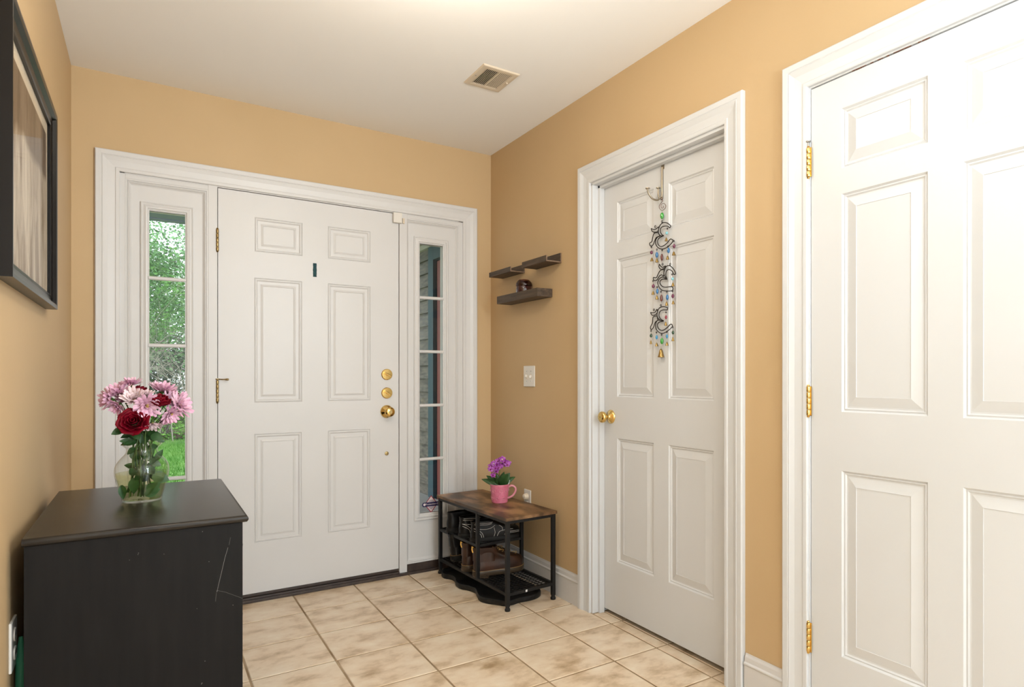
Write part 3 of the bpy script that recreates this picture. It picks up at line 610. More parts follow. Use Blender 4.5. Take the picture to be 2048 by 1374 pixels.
# ------------------------------------------------------------- flowers
def basis(n):
    n = Vector(n).normalized(); u = n.orthogonal().normalized(); return n, u, n.cross(u)
def zc(px, py): return 180 + px / 4.909, 740 + py / 4.909
def stem_pts(head, n, k):
    rr = random.Random(k); a = rr.uniform(0, 2 * PI)
    neck = Vector((VX, VY, DZ + .165)) + Vector((math.cos(a), math.sin(a), 0)) * rr.uniform(.008, .026)
    d = (Vector((head.x, head.y, 0)) - Vector((VX, VY, 0))); d = d.normalized() if d.length > .01 else Vector((1, 0, 0))
    foot = Vector((VX, VY, DZ + .014)) - d * rr.uniform(.008, .034) + Vector((rr.uniform(-.012, .012), rr.uniform(-.012, .012), 0))
    h0 = head - n * .012; mid1 = neck.lerp(h0, .55) - n * .004
    P = [foot, foot.lerp(neck, .5), neck, mid1, h0]
    return smoothprof([tuple(p) for p in P], 4)
def leafblade(mb, p, d, up, ln, wd, curl=.25, n=6):
    d = Vector(d).normalized(); up = Vector(up); sdir = d.cross(up).normalized(); nn = sdir.cross(d).normalized()
    def fn(u, v):
        wv = wd * math.sin(PI * min(max(v, .02), .985) ** .75) ** .8
        x = (u - .5) * 2
        return Vector(p) + d * (ln * v) + sdir * (x * wv * .5) + nn * (abs(x) * wv * .12 - curl * ln * v * v)
    return mb.grid(3, n, fn)
GRPM = 'pink chrysanthemums in the vase'; GRPR = 'red roses in the vase'
def mum(px, py, r, n, yoff, label, k, cup=.5, pale=False):
    u, v = zc(px, py); c = atY(u, v, VY + yoff); n, a, b = basis(n); rr = random.Random(100 + k)
    root = thing('chrysanthemum', c, label, 'flower', GRPM)
    mb = MB()
    for ring, (cnt, ln, tilt) in enumerate(((15, 1.0, .08 + cup * .55), (13, .88, .32 + cup * .7), (9, .66, .68 + cup * .6), (6, .42, 1.12))):
        for i in range(cnt):
            ph = 2 * PI * (i + .5 * ring) / cnt + rr.uniform(-.12, .12); tl = min(tilt + rr.uniform(-.14, .14), 1.45)
            rad = a * math.cos(ph) + b * math.sin(ph); d = rad * math.cos(tl) + n * math.sin(tl); sd = n.cross(rad).normalized(); nn = sd.cross(d)
            ll = 1.13 * r * ln * rr.uniform(.85, 1.1); wd = r * .31
            def fn(uu, vv, d=d, sd=sd, nn=nn, ll=ll, wd=wd):
                ww = wd * (.30 + .70 * math.sin(PI * (.10 + .62 * vv))) * (1 if vv < .99 else .62); x = (uu - .5) * 2
                return c + d * (ll * vv + r * .06) + sd * (x * ww * .5) + nn * (x * x * ww * .22 + (-.16 * ll * vv * vv * (1 if cup < .6 else -.3)))
            mb.grid(3, 6, fn)
    mb.build('petals', M['mum2'] if pale else M['mum'], root, smooth=80, recalc=False)
    mb = MB(); mb.lathe([(r * .02, -.006), (r * .16, -.001), (r * .20, .004), (r * .10, .009), (0, .010)], c, n, 14); mb.build('flower_centre', M['mumc'], root, smooth=60)
    mb = MB(); mb.lathe([(.002, -.013), (r * .16, -.006), (r * .24, -.001), (r * .14, .001)], c, n, 12); mb.build('calyx', M['stem'], root, smooth=60)
    mb = MB(); mb.tube(stem_pts(c, n, k), .0017, 7); mb.build('stem', M['stem'], root, smooth=60)
mums = [
 (410, 150, .030, (-.05, -.15, 1), .045, 'pink chrysanthemum standing highest in the bouquet', .75, False),
 (290, 225, .037, (-.45, -.35, .75), .015, 'large pink chrysanthemum at the upper left of the bouquet', .35, False),
 (200, 290, .034, (-.95, -.35, .15), .0, 'pink chrysanthemum reaching farthest left from the vase', .45, False),
 (275, 345, .028, (-.45, -.45, -.45), -.01, 'small pink chrysanthemum below the leftmost bloom', .7, False),
 (435, 285, .034, (-.2, -.6, .55), -.02, 'pale pink chrysanthemum left of centre above the front rose', .55, True),
 (548, 262, .024, (.0, -.3, .9), -.01, 'small pale half-closed chrysanthemum left of the rose bud', 1.0, True),
 (560, 350, .037, (.05, -.85, -.25), -.05, 'pink chrysanthemum facing forward in the middle of the bouquet', .15, False),
 (615, 520, .027, (.1, -.35, -.95), -.045, 'drooping pale chrysanthemum hanging right of the front rose', .75, True),
 (705, 205, .038, (.15, -.2, .9), .03, 'pink chrysanthemum at the top right behind the rose bud', .3, False),
 (775, 300, .028, (.4, -.6, .3), .0, 'pink chrysanthemum tucked just right of the rose bud', .5, False),
 (880, 345, .042, (.75, -.55, .30), .0, 'large pink chrysanthemum farthest right in the bouquet', .2, False),
 (790, 425, .030, (.35, -.6, -.3), -.02, 'pink chrysanthemum beneath the rightmost bloom', .6, False),
 (735, 470, .024, (.2, -.3, -.7), .01, 'small shaded chrysanthemum low at the right of the bouquet', .8, False),
 (340, 290, .026, (-.2, -.5, .5), .03, 'pink chrysanthemum half hidden above the front rose', .5, False)]
for k, (px, py, r, n, yo, lab, cup, pale) in enumerate(mums): mum(px, py, r, n, yo, lab, k, cup, pale)
def rose(px, py, r, n, yoff, label, k, openness=1.0):
    u, v = zc(px, py); c = atY(u, v, VY + yoff); n, a, b = basis(n); rr = random.Random(300 + k); root = thing('rose', c, label, 'flower', GRPR)
    c0 = c - n * r * .55
    layers = [(3, .16, 1.25, .02), (4, .30, 1.20, .12), (5, .48, 1.12, .28 * openness), (5, .70, .98, .60 * openness), (6, .92, .78, 1.05 * openness)]
    for li, (cnt, rad, ht, flare) in enumerate(layers):
        for i in range(cnt):
            ph = 2 * PI * (i / cnt) + li * 1.1 + rr.uniform(-.1, .1); span = 2 * PI / cnt * .78
            R0 = r * rad; Hh = r * ht * (.95 + rr.uniform(-.05, .07))
            def fn(uu, vv, ph=ph, span=span, R0=R0, Hh=Hh, flare=flare, li=li):
                x = (uu - .5) * 2; an = ph + x * span * (.55 + .45 * math.sin(PI * min(vv * .75 + .1, 1)))
                rv = R0 * (.30 + .75 * math.sin(PI / 2 * min(vv * 1.25, 1))) + flare * r * .34 * max(0, vv - .5) ** 1.6 * 2.6 + .004 * r * x
                h = Hh * vv * (1 - .10 * x * x) - flare * r * .30 * max(0, vv - .72) ** 1.2 * 2 + .05 * r * math.sin(3 * x + li + i) * vv * (li > 2)
                h = h - .16 * r * abs(x) ** 3 * vv + (.10 * r * max(0, 1 - abs(x) * 2.2) * vv ** 4 if li > 2 else 0); rv += (.07 * r * math.sin(5 * x + 2 * i + li) * vv ** 2 if li > 1 else 0)
                return c0 + (a * math.cos(an) + b * math.sin(an)) * rv + n * h
            mb = MB(); mb.grid(7, 7, fn); mb.build('petal', M['rose'], root, smooth=80, recalc=False, thick=.0004)
    mb = MB(); mb.lathe([(.003, -.012), (r * .22, -.004), (r * .34, .004), (r * .28, .008)], c0, n, 14)
    for i in range(5):
        ph = 2 * PI * i / 5; d = a * math.cos(ph) + b * math.sin(ph); leafblade(mb, c0 + d * r * .25, d * .9 - n * .3, n, r * .7, r * .22, .3, 5)
    mb.build('sepals', M['leaf'], root, smooth=70, recalc=False)
    P = stem_pts(c0, n, 40 + k); mb = MB(); mb.tube(P, .0027, 8); mb.build('stem', M['stem'], root, smooth=60)
rose(425, 505, .0345, (-.15, -.90, .38), -.06, 'large open red rose at the front of the bouquet', 0, 1.0)
rose(680, 300, .030, (.10, -.35, .93), -.045, 'red rose bud upright right of the bouquet centre', 1, .35)
rose(480, 205, .027, (-.05, -.2, .95), .03, 'red rose mostly hidden behind the pale chrysanthemums', 2, .6)
rose(815, 240, .020, (.3, -.2, .8), .035, 'small red rose peeking out at the right of the bouquet', 3, .5)
mb = MB()
LV = [((360, 590), (-1, -.3, .1), .030, .022, -.03), ((330, 580), (-.8, -.2, -.35), .034, .024, -.03), ((420, 700), (-1, -.2, .12), .034, .02, -.02), ((420, 600), (.3, -.3, -.4), .036, .026, -.045),
      ((600, 640), (.7, -.3, -.3), .036, .028, -.03), ((560, 620), (-.3, -.2, -.5), .036, .030, .0), ((660, 690), (.8, 0, -.2), .022, .014, 0), ((520, 600), (.1, 0, -.8), .045, .034, .01), ((450, 610), (-.1, .0, -.8), .04, .03, .01),
      ((640, 600), (-.2, 0, -.8), .035, .028, .01)]
for k, (pp, d, ln, wd, yo) in enumerate(LV): p = atY(*zc(*pp), VY + yo); leafblade(mb, p, d, (0, -1, .4), ln, wd, .12)
LW = [((560, 1200), (.4, -.1, .35), .045, .034, -.045), ((540, 1230), (1, -.1, .45), .042, .03, -.048), ((610, 1040), (1, 0, -.35), .048, .040, -.035), ((310, 1130), (.1, 0, -1), .045, .022, -.03), ((430, 1060), (0, 0, -1), .05, .03, -.02),
      ((620, 1000), (.4, .0, -.5), .04, .034, 0), ((640, 890), (.4, -.1, .7), .040, .020, -.01), ((600, 900), (.6, -.1, -.3), .03, .024, -.01), ((480, 880), (.1, 0, -1), .03, .034, .0), ((560, 800), (0, 0, -1), .03, .034, .0), ((450, 800), (0, 0, -1), .03, .034, .0)]
for pp, d, ln, wd, yo in LW: p = atY(*zc(*pp), VY + yo); leafblade(mb, p, d, (0, -1, .4), ln, wd, .12)
r9 = random.Random(21)
for q in range(26):
    zz = DZ + r9.uniform(.09, .215); aa = r9.uniform(0, 2 * PI); p = Vector((VX + .018 * math.cos(aa), VY + .018 * math.sin(aa), zz)); out = .25 if zz < DZ + .18 else 1.0
    leafblade(mb, p, (math.cos(aa) * out, math.sin(aa) * out, r9.uniform(-.9, .3)), (math.sin(aa), -math.cos(aa), .4), .030 if zz < DZ + .18 else .040, .022, .15)
for q in range(12):
    zz = DZ + r9.uniform(.03, .085); aa = r9.uniform(0, 2 * PI); p = Vector((VX + .02 * math.cos(aa), VY + .02 * math.sin(aa), zz))
    leafblade(mb, p, (math.cos(aa) * .5, math.sin(aa) * .5, r9.uniform(-.6, .8)), (math.sin(aa), -math.cos(aa), .4), .032, .022, .15)
tag(mb.build('rose_foliage', M['leaf'], smooth=70, recalc=False), 'dark green leaves among the stems in the glass vase', 'leaves', kind='stuff')

# ------------------------------------------------------------- shoe rack (bench), built in its own frame then turned
RKL, RKW, RKH = .761, .302, .450
rk = thing('shoe_bench', (1.429, 2.662, 0), 'black metal shoe rack bench with a rustic brown board top', 'bench'); rk.rotation_euler = (0, 0, .060)
def rb(mb, b0, b1, a0, a1, z0, z1): return mb.box(b0, b1, a0, a1, z0, z1)   # b across (x), a along (y)
mb = MB(); rb(mb, 0, RKW, 0, RKL, RKH - .015, RKH); mb.build('board_top', M['rustic'], rk, bevel=.0012, world=False)
ls = .019; ins = .006
for bx in (ins, RKW - ins - ls):
    for ay in (ins, RKL - ins - ls):
        mb = MB(); rb(mb, bx, bx + ls, ay, ay + ls, .022, RKH - .015); lg = mb.build('leg', M['blackmetal'], rk, bevel=.0015, world=False); WL[lg.name] = Vector((0, 0, 0))
        mb = MB(); mb.lathe([(.0125, 0), (.0135, .003), (.0135, .010), (.010, .014), (.010, .024)], (bx + ls / 2, ay + ls / 2, 0), n=18); mb.build('foot', M['rubber'], lg, world=False, smooth=40)
MA = .300; t_ = .014
mb = MB(); rb(mb, ins + .001, ins + .001 + .017, MA, MA + .017, .075, RKH - .015); mb.build('middle_post', M['blackmetal'], rk, bevel=.001, world=False)
mb = MB(); rb(mb, RKW - ins - .018, RKW - ins - .001, MA, MA + .017, .075, RKH - .015); mb.build('middle_post', M['blackmetal'], rk, bevel=.001, world=False)
def rail(b0, b1, a0, a1, z, h=.014): mb = MB(); rb(mb, b0, b1, a0, a1, z, z + h); mb.build('rail', M['blackmetal'], rk, bevel=.001, world=False)
for bx in (ins + .002, RKW - ins - .016):
    rail(bx, bx + t_, ins + ls, RKL - ins - ls, .072); rail(bx, bx + t_, ins + ls, RKL - ins - ls, RKH - .031, .016); rail(bx, bx + t_, MA + .017, RKL - ins - ls, .245)
for ay in (ins + .002, RKL - ins - .016):
    rail(ins + ls, RKW - ins - ls, ay, ay + t_, .072); rail(ins + ls, RKW - ins - ls, ay, ay + t_, RKH - .031, .016)
rail(ins + ls, RKW - ins - ls, MA, MA + t_, .245); rail(ins + ls, RKW - ins - ls, RKL - ins - .016, RKL - ins - .002, .245)
def meshshelf(a0, a1, z):
    mb = MB()
    for k in range(12): b = ins + .012 + (RKW - 2 * ins - .024) * k / 11; rb(mb, b - .0015, b + .0015, a0, a1, z, z + .003)
    n = int((a1 - a0) / .024)
    for k in range(n + 1): a = a0 + (a1 - a0) * k / n; rb(mb, ins + .012, RKW - ins - .012, a - .0015, a + .0015, z - .003, z)
    mb.build('mesh_shelf', M['blackmetal'], rk, world=False)
meshshelf(ins + .012, RKL - ins - .012, .081); meshshelf(MA + .014, RKL - ins - .012, .254)
mb = MB(); rb(mb, .115, .125, ins + .0012, ins + .002, .0735, .0845); mb.build('label', M['tag'], rk, world=False)
def rkw(a, b, z):          # bench frame -> world
    ca, sa = math.cos(.060), math.sin(.060); return Vector((1.429 + b * ca - a * sa, 2.662 + b * sa + a * ca, z))

# boot tray with a wavy rim under the bench
outl = [(.035, .075), (.020, .10), (-.018, .16), (-.028, .21), (-.010, .27), (.008, .32), (.0, .38), (-.022, .43), (-.018, .49), (.004, .54), (.010, .60), (-.012, .65), (.0, .70), (.032, .735), (.10, .742), (.20, .742), (.262, .735), (.275, .70), (.290, .62), (.280, .52), (.292, .42), (.282, .32), (.292, .22), (.282, .14), (.262, .09), (.22, .066), (.17, .062), (.12, .070), (.075, .063)]
n_ = len(outl); op = []
for i in range(n_):
    for k in range(4):
        t = k / 4; a, b, c2, d = (outl[(i + q - 1) % n_] for q in range(4))
        op.append(tuple(.5 * ((2 * q) + (-p + r) * t + (2 * p - 5 * q + 4 * r - s) * t * t + (-p + 3 * q - 3 * r + s) * t ** 3) for p, q, r, s in zip(a, b, c2, d)))
ctr = (sum(p[0] for p in op) / len(op), sum(p[1] for p in op) / len(op))
def off(w_): return [(p[0] + (ctr[0] - p[0]) / math.hypot(ctr[0] - p[0], ctr[1] - p[1]) * w_, p[1] + (ctr[1] - p[1]) / math.hypot(ctr[0] - p[0], ctr[1] - p[1]) * w_) for p in op]
mb = MB(); mb.loft([[tuple(rkw(p[1], p[0], z)) for p in off(w_)] for w_, z in ((.004, .0005), (0, .004), (-.001, .018), (0, .026), (.004, .028), (.008, .026), (.009, .010), (.014, .006))])
tr = tag(mb.build('boot_tray', M['rubber'], smooth=50), 'black rubber boot tray with a wavy rim on the floor under the bench', 'tray')

# shoes
def shoe(name, label, loc, yaw, kind, upper, sole, stitch, ln=.295, wd=.104, pitch=0, roll=0, lace=True, group=None, seed=0):
    root = thing(name, loc, label, 'shoe', group); root.rotation_euler = (roll, pitch, yaw); K = 36
    def foot(x, sgn):      # half width of the footprint at x in 0..1 (heel -> toe)
        if x < 0 or x > 1: return 0
        a = .36 * wd * math.sqrt(max(0, 1 - ((x - .17) / .17) ** 2)) if x < .17 else None
        if a is not None: return a
        t = (x - .17) / .83; wmid = .36 + (.13 * math.sin(PI * min(t * .95, 1) ** 1.15)) - .03 * math.sin(PI * t * 2) * (sgn < 0)
        e = math.sqrt(max(0, 1 - max(0, (x - .80) / .20) ** 2)) if x > .80 else 1
        return wd * wmid * e
    def ring(x0, x1, z, ws=1.0, zfun=None):
        pts = []
        for k in range(K):
            an = 2 * PI * k / K; t = .5 - .5 * math.cos(an); sgn = 1 if math.sin(an) >= 0 else -1
            x = x0 + (x1 - x0) * t; wv = foot(t, sgn) * ws * sgn
            pts.append((x * ln, wv, z if zfun is None else zfun(x)))
        return pts
    st = .026 if kind == 'boot' else .020
    mb = MB(); mb.loft([ring(-.012, 1.012, 0, 1.04), ring(-.016, 1.016, .003, 1.07), ring(-.016, 1.016, st - .004, 1.07), ring(-.010, 1.010, st, 1.04)])
    so = mb.build('sole', sole, root, smooth=40, world=False); WL[so.name] = Vector()
    mb = MB(); mb.loft([ring(-.010, .27, -.006, .98), ring(-.012, .275, .004, 1.0)]); mb.build('heel_block', sole, so, smooth=40, world=False)
    if kind == 'boot': lv = [(0, 0, 1.0, 1.0), (.18, -.005, 1.0, 1.02), (.34, .0, .975, .98), (.46, .01, .90, .95), (.54, .015, .78, .93), (.62, .015, .64, .90), (.72, .005, .52, .90), (.84, -.01, .46, .93), (1.0, -.02, .44, .97)]; Ht = .122
    else: lv = [(0, 0, 1.0, 1.0), (.22, -.005, .995, 1.02), (.42, .0, .96, .97), (.58, .01, .84, .90), (.72, .012, .68, .82), (.86, .01, .56, .74), (1.0, .0, .48, .68)]; Ht = .086
    lv = smoothprof(lv, 3)
    rings = [ring(a, b, st + Ht * h, w_) for h, a, b, w_ in lv]
    inner = [ring(lv[-1][1] + .012, lv[-1][2] - .015, st + Ht * (1 - d), lv[-1][3] * .9) for d in (.0, .35, .6)]
    mb = MB(); mb.loft(rings + inner); up = mb.build('upper', upper, root, smooth=70, world=False); WL[up.name] = Vector()
    def sp(h, xx, side=1):     # point on the outer side surface at height h (0..1), along position xx (0..1)
        i = 0
        while i < len(lv) - 2 and lv[i + 1][0] < h: i += 1
        A, B = lv[i], lv[i + 1]; t = (h - A[0]) / max(1e-6, B[0] - A[0]); a, b, w_ = (A[j] + (B[j] - A[j]) * t for j in (1, 2, 3))
        tt = min(max((xx - a) / (b - a), 0.002), .998)
        return Vector((xx * ln, foot(tt, side) * w_ * side * 1.015 + .0006 * side, st + Ht * h))
    if stitch:
        mb = MB(); wl = [Vector(p) for p in ring(-.013, 1.013, st + .001, 1.055)]
        if kind == 'boot':
            for i in range(0, K):
                a, b = wl[i], wl[(i + 1) % K]; m = max(1, int((b - a).length / .006))
                for j in range(m): mb.tube([a.lerp(b, (j + .1) / m), a.lerp(b, (j + .75) / m)], .0009, 4)
        else:
            for side in (-1, 1):
                curves = [[(.05, .46), (.30, .50), (.36, .56), (.40, .66), (.38, .78)], [(.10, .60), (.22, .64), (.26, .72), (.24, .86), (.17, .97)], [(.04, .63), (.15, .67), (.18, .74), (.16, .86), (.11, .95)],
                          [(.05, .20), (.30, .17), (.50, .10), (.60, .03)], [(.05, .16), (.24, .14), (.38, .08), (.46, .03)], [(.60, .03), (.56, .14), (.52, .24), (.56, .34), (.72, .42)], [(.84, .04), (.80, .18), (.78, .28), (.84, .36)], [(.93, .05), (.90, .2), (.88, .3), (.92, .38)], [(.36, .56), (.55, .56), (.70, .50)], [(.05, .40), (.30, .42), (.60, .40)]]
                for cv in curves:
                    mb.tube([sp(h, x, side) for h, x in smoothprof(cv, 4)], .0011, 4)
        mb.build('stitching', stitch, up, world=False)
    if lace:
        mb = MB(); nL = 5
        for k in range(nL):
            h = (.50 if kind == 'boot' else .52) + k * (.085 if kind == 'boot' else .085); 
            i = 0
            while i < len(lv) - 2 and lv[i + 1][0] < h: i += 1
            xe = lv[i][2] * ln - .004; z = st + Ht * h
            mb.tube([(xe - .012, -.020, z + .002), (xe + .002, -.008, z + .006), (xe + .004, .0, z + .007), (xe + .002, .008, z + .006), (xe - .012, .020, z + .002)], .0018, 5)
        mb.build('laces', M['stitch_y'] if kind == 'boot' else M['sole'], up, world=False)
    if kind == 'boot' and upper == M['leather_brown']:
        mb = MB(); q = MB(); xh = (lv[-1][1]) * ln; q.tube([(xh - .002, -.006, st + Ht * .80), (xh - .006, -.004, st + Ht * .93), (xh - .004, 0, st + Ht * 1.04), (xh + .004, .0, st + Ht * .98)], .0032, 6); q.build('pull_tab', M['boot_tab'], up, world=False)
    return root
# wingtips on the middle shelf, brown boots on the lower shelf
h1 = rkw(.375, .012, .259); shoe('wingtip_shoe', 'black wingtip shoe with white stitching at the open side of the middle shelf', h1, -.04, 'shoe', M['leather_black'], M['sole'], M['stitch'], ln=.283, group='black wingtip pair')
h1 = rkw(.505, .012, .259); shoe('wingtip_shoe', 'second black wingtip shoe behind the first one', h1, .03, 'shoe', M['leather_black'], M['sole'], M['stitch'], ln=.283, group='black wingtip pair')
h1 = rkw(.640, .006, .262); shoe('loafer', 'plain black shoe at the front door end of the middle shelf', h1, .03, 'shoe', M['leather_black'], M['sole'], None, ln=.27, wd=.09, lace=False, roll=0)
h1 = rkw(.340, .010, .089); shoe('leather_boot', 'brown leather boot with yellow welt stitching nearest on the lower rack', h1, -.05, 'boot', M['leather_brown'], M['sole_brown'], M['stitch_y'], ln=.285, group='brown boots')
h1 = rkw(.465, .010, .089); shoe('leather_boot', 'second brown boot just behind the nearest brown boot', h1, .02, 'boot', M['leather_brown'], M['sole_brown'], M['stitch_y'], ln=.28, wd=.098, group='brown boots')
h1 = rkw(.600, -.022, .089); shoe('ankle_boot', 'black ankle boot tilted at the far end of the lower rack', h1 + Vector((.035, 0, .022)), .05, 'boot', M['leather_black'], M['sole'], M['stitch_y'], ln=.25, wd=.090, lace=False, pitch=-.12)

# mug with orchid
MX, MY = 1.588, 3.035
mg = thing('mug', (MX, MY, RKH), 'pink embossed ceramic mug planter on the rustic bench', 'mug')
pr = smoothprof([(.040, 0), (.0435, .003), (.0450, .020), (.0475, .050), (.0500, .080), (.0525, .098)], 3)
mb = MB(); mb.lathe([(r, h) for r, h in pr] + [(.0515, .0995), (.0495, .098)] + [(r - .0035, max(h, .008)) for r, h in pr[::-1]], (MX, MY, RKH + .0003), n=40); mb.build('mug_body', M['pink'], mg, smooth=60)
rd = Vector((c_, -s_, 0)); c0 = Vector((MX, MY, RKH))
hp = [c0 + rd * .049 + Vector((0, 0, .084)), c0 + rd * .066 + Vector((0, 0, .090)), c0 + rd * .083 + Vector((0, 0, .080)), c0 + rd * .086 + Vector((0, 0, .062)), c0 + rd * .074 + Vector((0, 0, .040)), c0 + rd * .058 + Vector((0, 0, .028)), c0 + rd * .045 + Vector((0, 0, .024))]
mb = MB(); mb.tube(smoothprof([tuple(p) for p in hp], 4), .0060, 10); mb.build('handle', M['pinkin'], mg, smooth=60)
mb = MB()      # raised swirls
for k in range(16):
    an = 2 * PI * k / 16; zz = RKH + .025 + .04 * (k % 2); pts = []
    for q in range(9):
        t = q / 8 * 1.6 * PI; rr_ = .0105 * (1 - q / 14); a2 = an + rr_ * math.cos(t) / .048; z = zz + rr_ * math.sin(t); rad = .0448 + (z - RKH) * .078; pts.append((MX + rad * math.cos(a2), MY + rad * math.sin(a2), z))
    mb.tube(pts, .0014, 5)
mb.build('embossing', M['pinkin'], mg, smooth=60)
oc = thing('orchid', (MX, MY, RKH + .085), 'miniature magenta orchid growing in the pink mug', 'plant')
mb = MB(); mb.lathe([(.0475, .0), (.0485, .004), (.03, .007), (0, .008)], (MX, MY, RKH + .083), n=24); mb.build('soil', M['soil'], oc, smooth=60)
ud = Vector((0, 0, 1)); fd = Vector((s_, c_, 0))
for k, (d, ln, wd) in enumerate([(rd * .55 + ud * .72 - fd * .35, .082, .052), (-rd * 1 + ud * .42, .090, .032), (-rd * .85 + ud * .65 + fd * .2, .080, .032), (rd * 1 + ud * .62 + fd * .2, .082, .034), (-rd * .25 + ud * 1, .06, .026), (rd * .25 + ud * .9 + fd * .4, .07, .03)]):
    mb = MB(); leafblade(mb, c0 + Vector((0, 0, .088)) + d.normalized() * .004, d, (-fd + ud * .15) if abs(d.normalized().z) > .6 else ud - fd * 1.2, ln * 1.12, wd * 1.15, .10, 8); mb.build('leaf', M['leaf'], oc, smooth=70, recalc=False, thick=.0012)
zo = lambda px, py: (940 + px / 11.45, 900 + py / 11.45)
mb = MB(); tip = atY(*zo(690, 300), MY); mb.tube(smoothprof([(MX, MY, RKH + .088), (MX - .004, MY, RKH + .13), tuple(tip - Vector((0, 0, .03))), tuple(tip)], 4), .0018, 6); mb.tube([tuple(Vector((MX - .004, MY, RKH + .12))), tuple(atY(*zo(530, 560), MY - .01))], .0015, 6); mb.build('flower_stem', M['stem'], oc, smooth=60)
rr = random.Random(11); spots = [(700, 240), (800, 270), (620, 330), (540, 300), (480, 370), (580, 410), (700, 370), (850, 330), (880, 300), (520, 450), (530, 580), (640, 250), (760, 330), (600, 480), (470, 440), (740, 210), (650, 400)]
for k, (px, py) in enumerate(spots):
    p = atY(*zo(px, py), MY + rr.uniform(-.03, .02)); n, a, b = basis((-.45 + rr.uniform(-.35, .35), -.8, rr.uniform(-.25, .45))); a2 = ud - n * ud.dot(n); a = a2.normalized(); b = n.cross(a); r = rr.uniform(.0155, .0205)
    bl = thing('blossom', p); bl.parent = oc; bl.location = p - WL[oc.name]; WL[bl.name] = p
    mb = MB()
    for ph, ln, wd in ((0, 1, .75), (1.2, 1.05, 1.05), (-1.2, 1.05, 1.05), (2.4, .95, .7), (-2.4, .95, .7)):
        d = a * math.cos(ph) + b * math.sin(ph); leafblade(mb, p, d + n * .12, n, r * ln, r * wd, .1, 5)
    mb.build('petals', M['orchid'], bl, smooth=70, recalc=False)
    mb = MB(); mb.lathe([(r * .24, 0), (r * .20, r * .2), (0, r * .32)], p - a * r * .15 + n * .001, n, 8); mb.build('lip', M['orchidc'] if k % 3 else M['orchidw'], bl, smooth=70)
pt = thing('plant_tag', atY(*zo(870, 780), MY - .03), 'small white plant label stuck in the pink mug', 'tag')
p0 = WL[pt.name]; mb = MB(); dd = (ud + rd * .22).normalized(); mb.obox(p0 + dd * .002, rd * .0055, fd * .0004, dd * .021); mb.build('card', M['tag'], pt)
mb = MB(); mb.obox(p0 - dd * .010 - fd * .0006, rd * .003, fd * .0002, dd * .003); mb.build('printed_mark', M['orchidc'], pt)

# ------------------------------------------------------------- over-the-door hook and hanging chime
XP = W + .047
def z1c(px, py): return 1260 + px / 6.243, 320 + py / 6.243
def z2c(px, py): return 1260 + px / 5.971, 500 + py / 5.971
def A1(px, py, x=None): return atX(*z1c(px, py), XP if x is None else x)
def A2(px, py, x=None): return atX(*z2c(px, py), XP if x is None else x)
XD = W + .0575
top = A1(408, 45, XD); hy = top.y
hk = thing('door_hook', (XD, hy, top.z - .14), 'brushed nickel over-the-door double hook on the far white door', 'hook')
zb_ = A1(395, 490, XD).z
mb = MB(); mb.box(XD - .0006, XD + .0012, hy - .009, hy + .009, 2.012, 2.0405).box(XD - .0006, XD + .037, hy - .009, hy + .009, 2.0405, 2.042); mb.build('over_door_strap', M['chrome'], hk)
mb = MB(); mb.tube([(XD - .003, hy, 2.020), (XD - .003, hy, zb_ + .02), (XD - .004, hy, zb_)], .0048, 10); mb.build('hook_stem', M['chrome'], hk, smooth=60)
mb = MB(); e = A1(215, 408, W - .01); zt = A1(215, 408, W - .005).z
pts = smoothprof([(XD - .006, hy, zb_ + .014), (XD - .020, hy + .006, zb_ - .006), (XD - .045, hy + .012, zb_ - .004), (XD - .064, hy + .016, zb_ + .016), (XD - .069, hy + .017, zb_ + .036)], 4)
mb.tube(pts, .0038, 8); mb.lathe([(.010, 0), (.010, .003), (.008, .004)], pts[-1], (0, 0, 1), 16); mb.build('long_prong', M['chrome'], hk, smooth=50)
mb = MB(); pts = smoothprof([(XD - .006, hy + .004, zb_ + .010), (XD - .012, hy + .006, zb_ + .002), (XD - .017, hy + .008, zb_ + .016), (XD - .017, hy + .008, zb_ + .044)], 4)
mb.tube(pts, .0038, 8); mb.lathe([(.010, 0), (.010, .003), (.008, .004)], pts[-1], (0, 0, 1), 16); mb.build('short_prong', M['chrome'], hk, smooth=50)
ch = thing('bell_chime', tuple(A1(400, 520)), 'hanging black wire chime of three scroll figures with glass beads and brass bells', 'wind chime')
sp_ = [A1(395, 490), A1(410, 508), A1(385, 540), A1(364, 580), A1(378, 618), A1(405, 628), A1(437, 605), A1(447, 570), A1(430, 545), A1(400, 548), A1(386, 575), A1(397, 600), A1(417, 594), A1(418, 576), A1(407, 575)]
mb = MB(); mb.tube(smoothprof([tuple(p) for p in sp_], 4), .0011, 6); lp_ = A1(392, 482)
mb.tube([(XP, lp_.y + .0055 * math.cos(q * PI / 6), lp_.z + .006 * math.sin(q * PI / 6)) for q in range(12)], .0011, 6, closed=True); mb.build('spiral_hanger', M['copper'], ch, smooth=60)
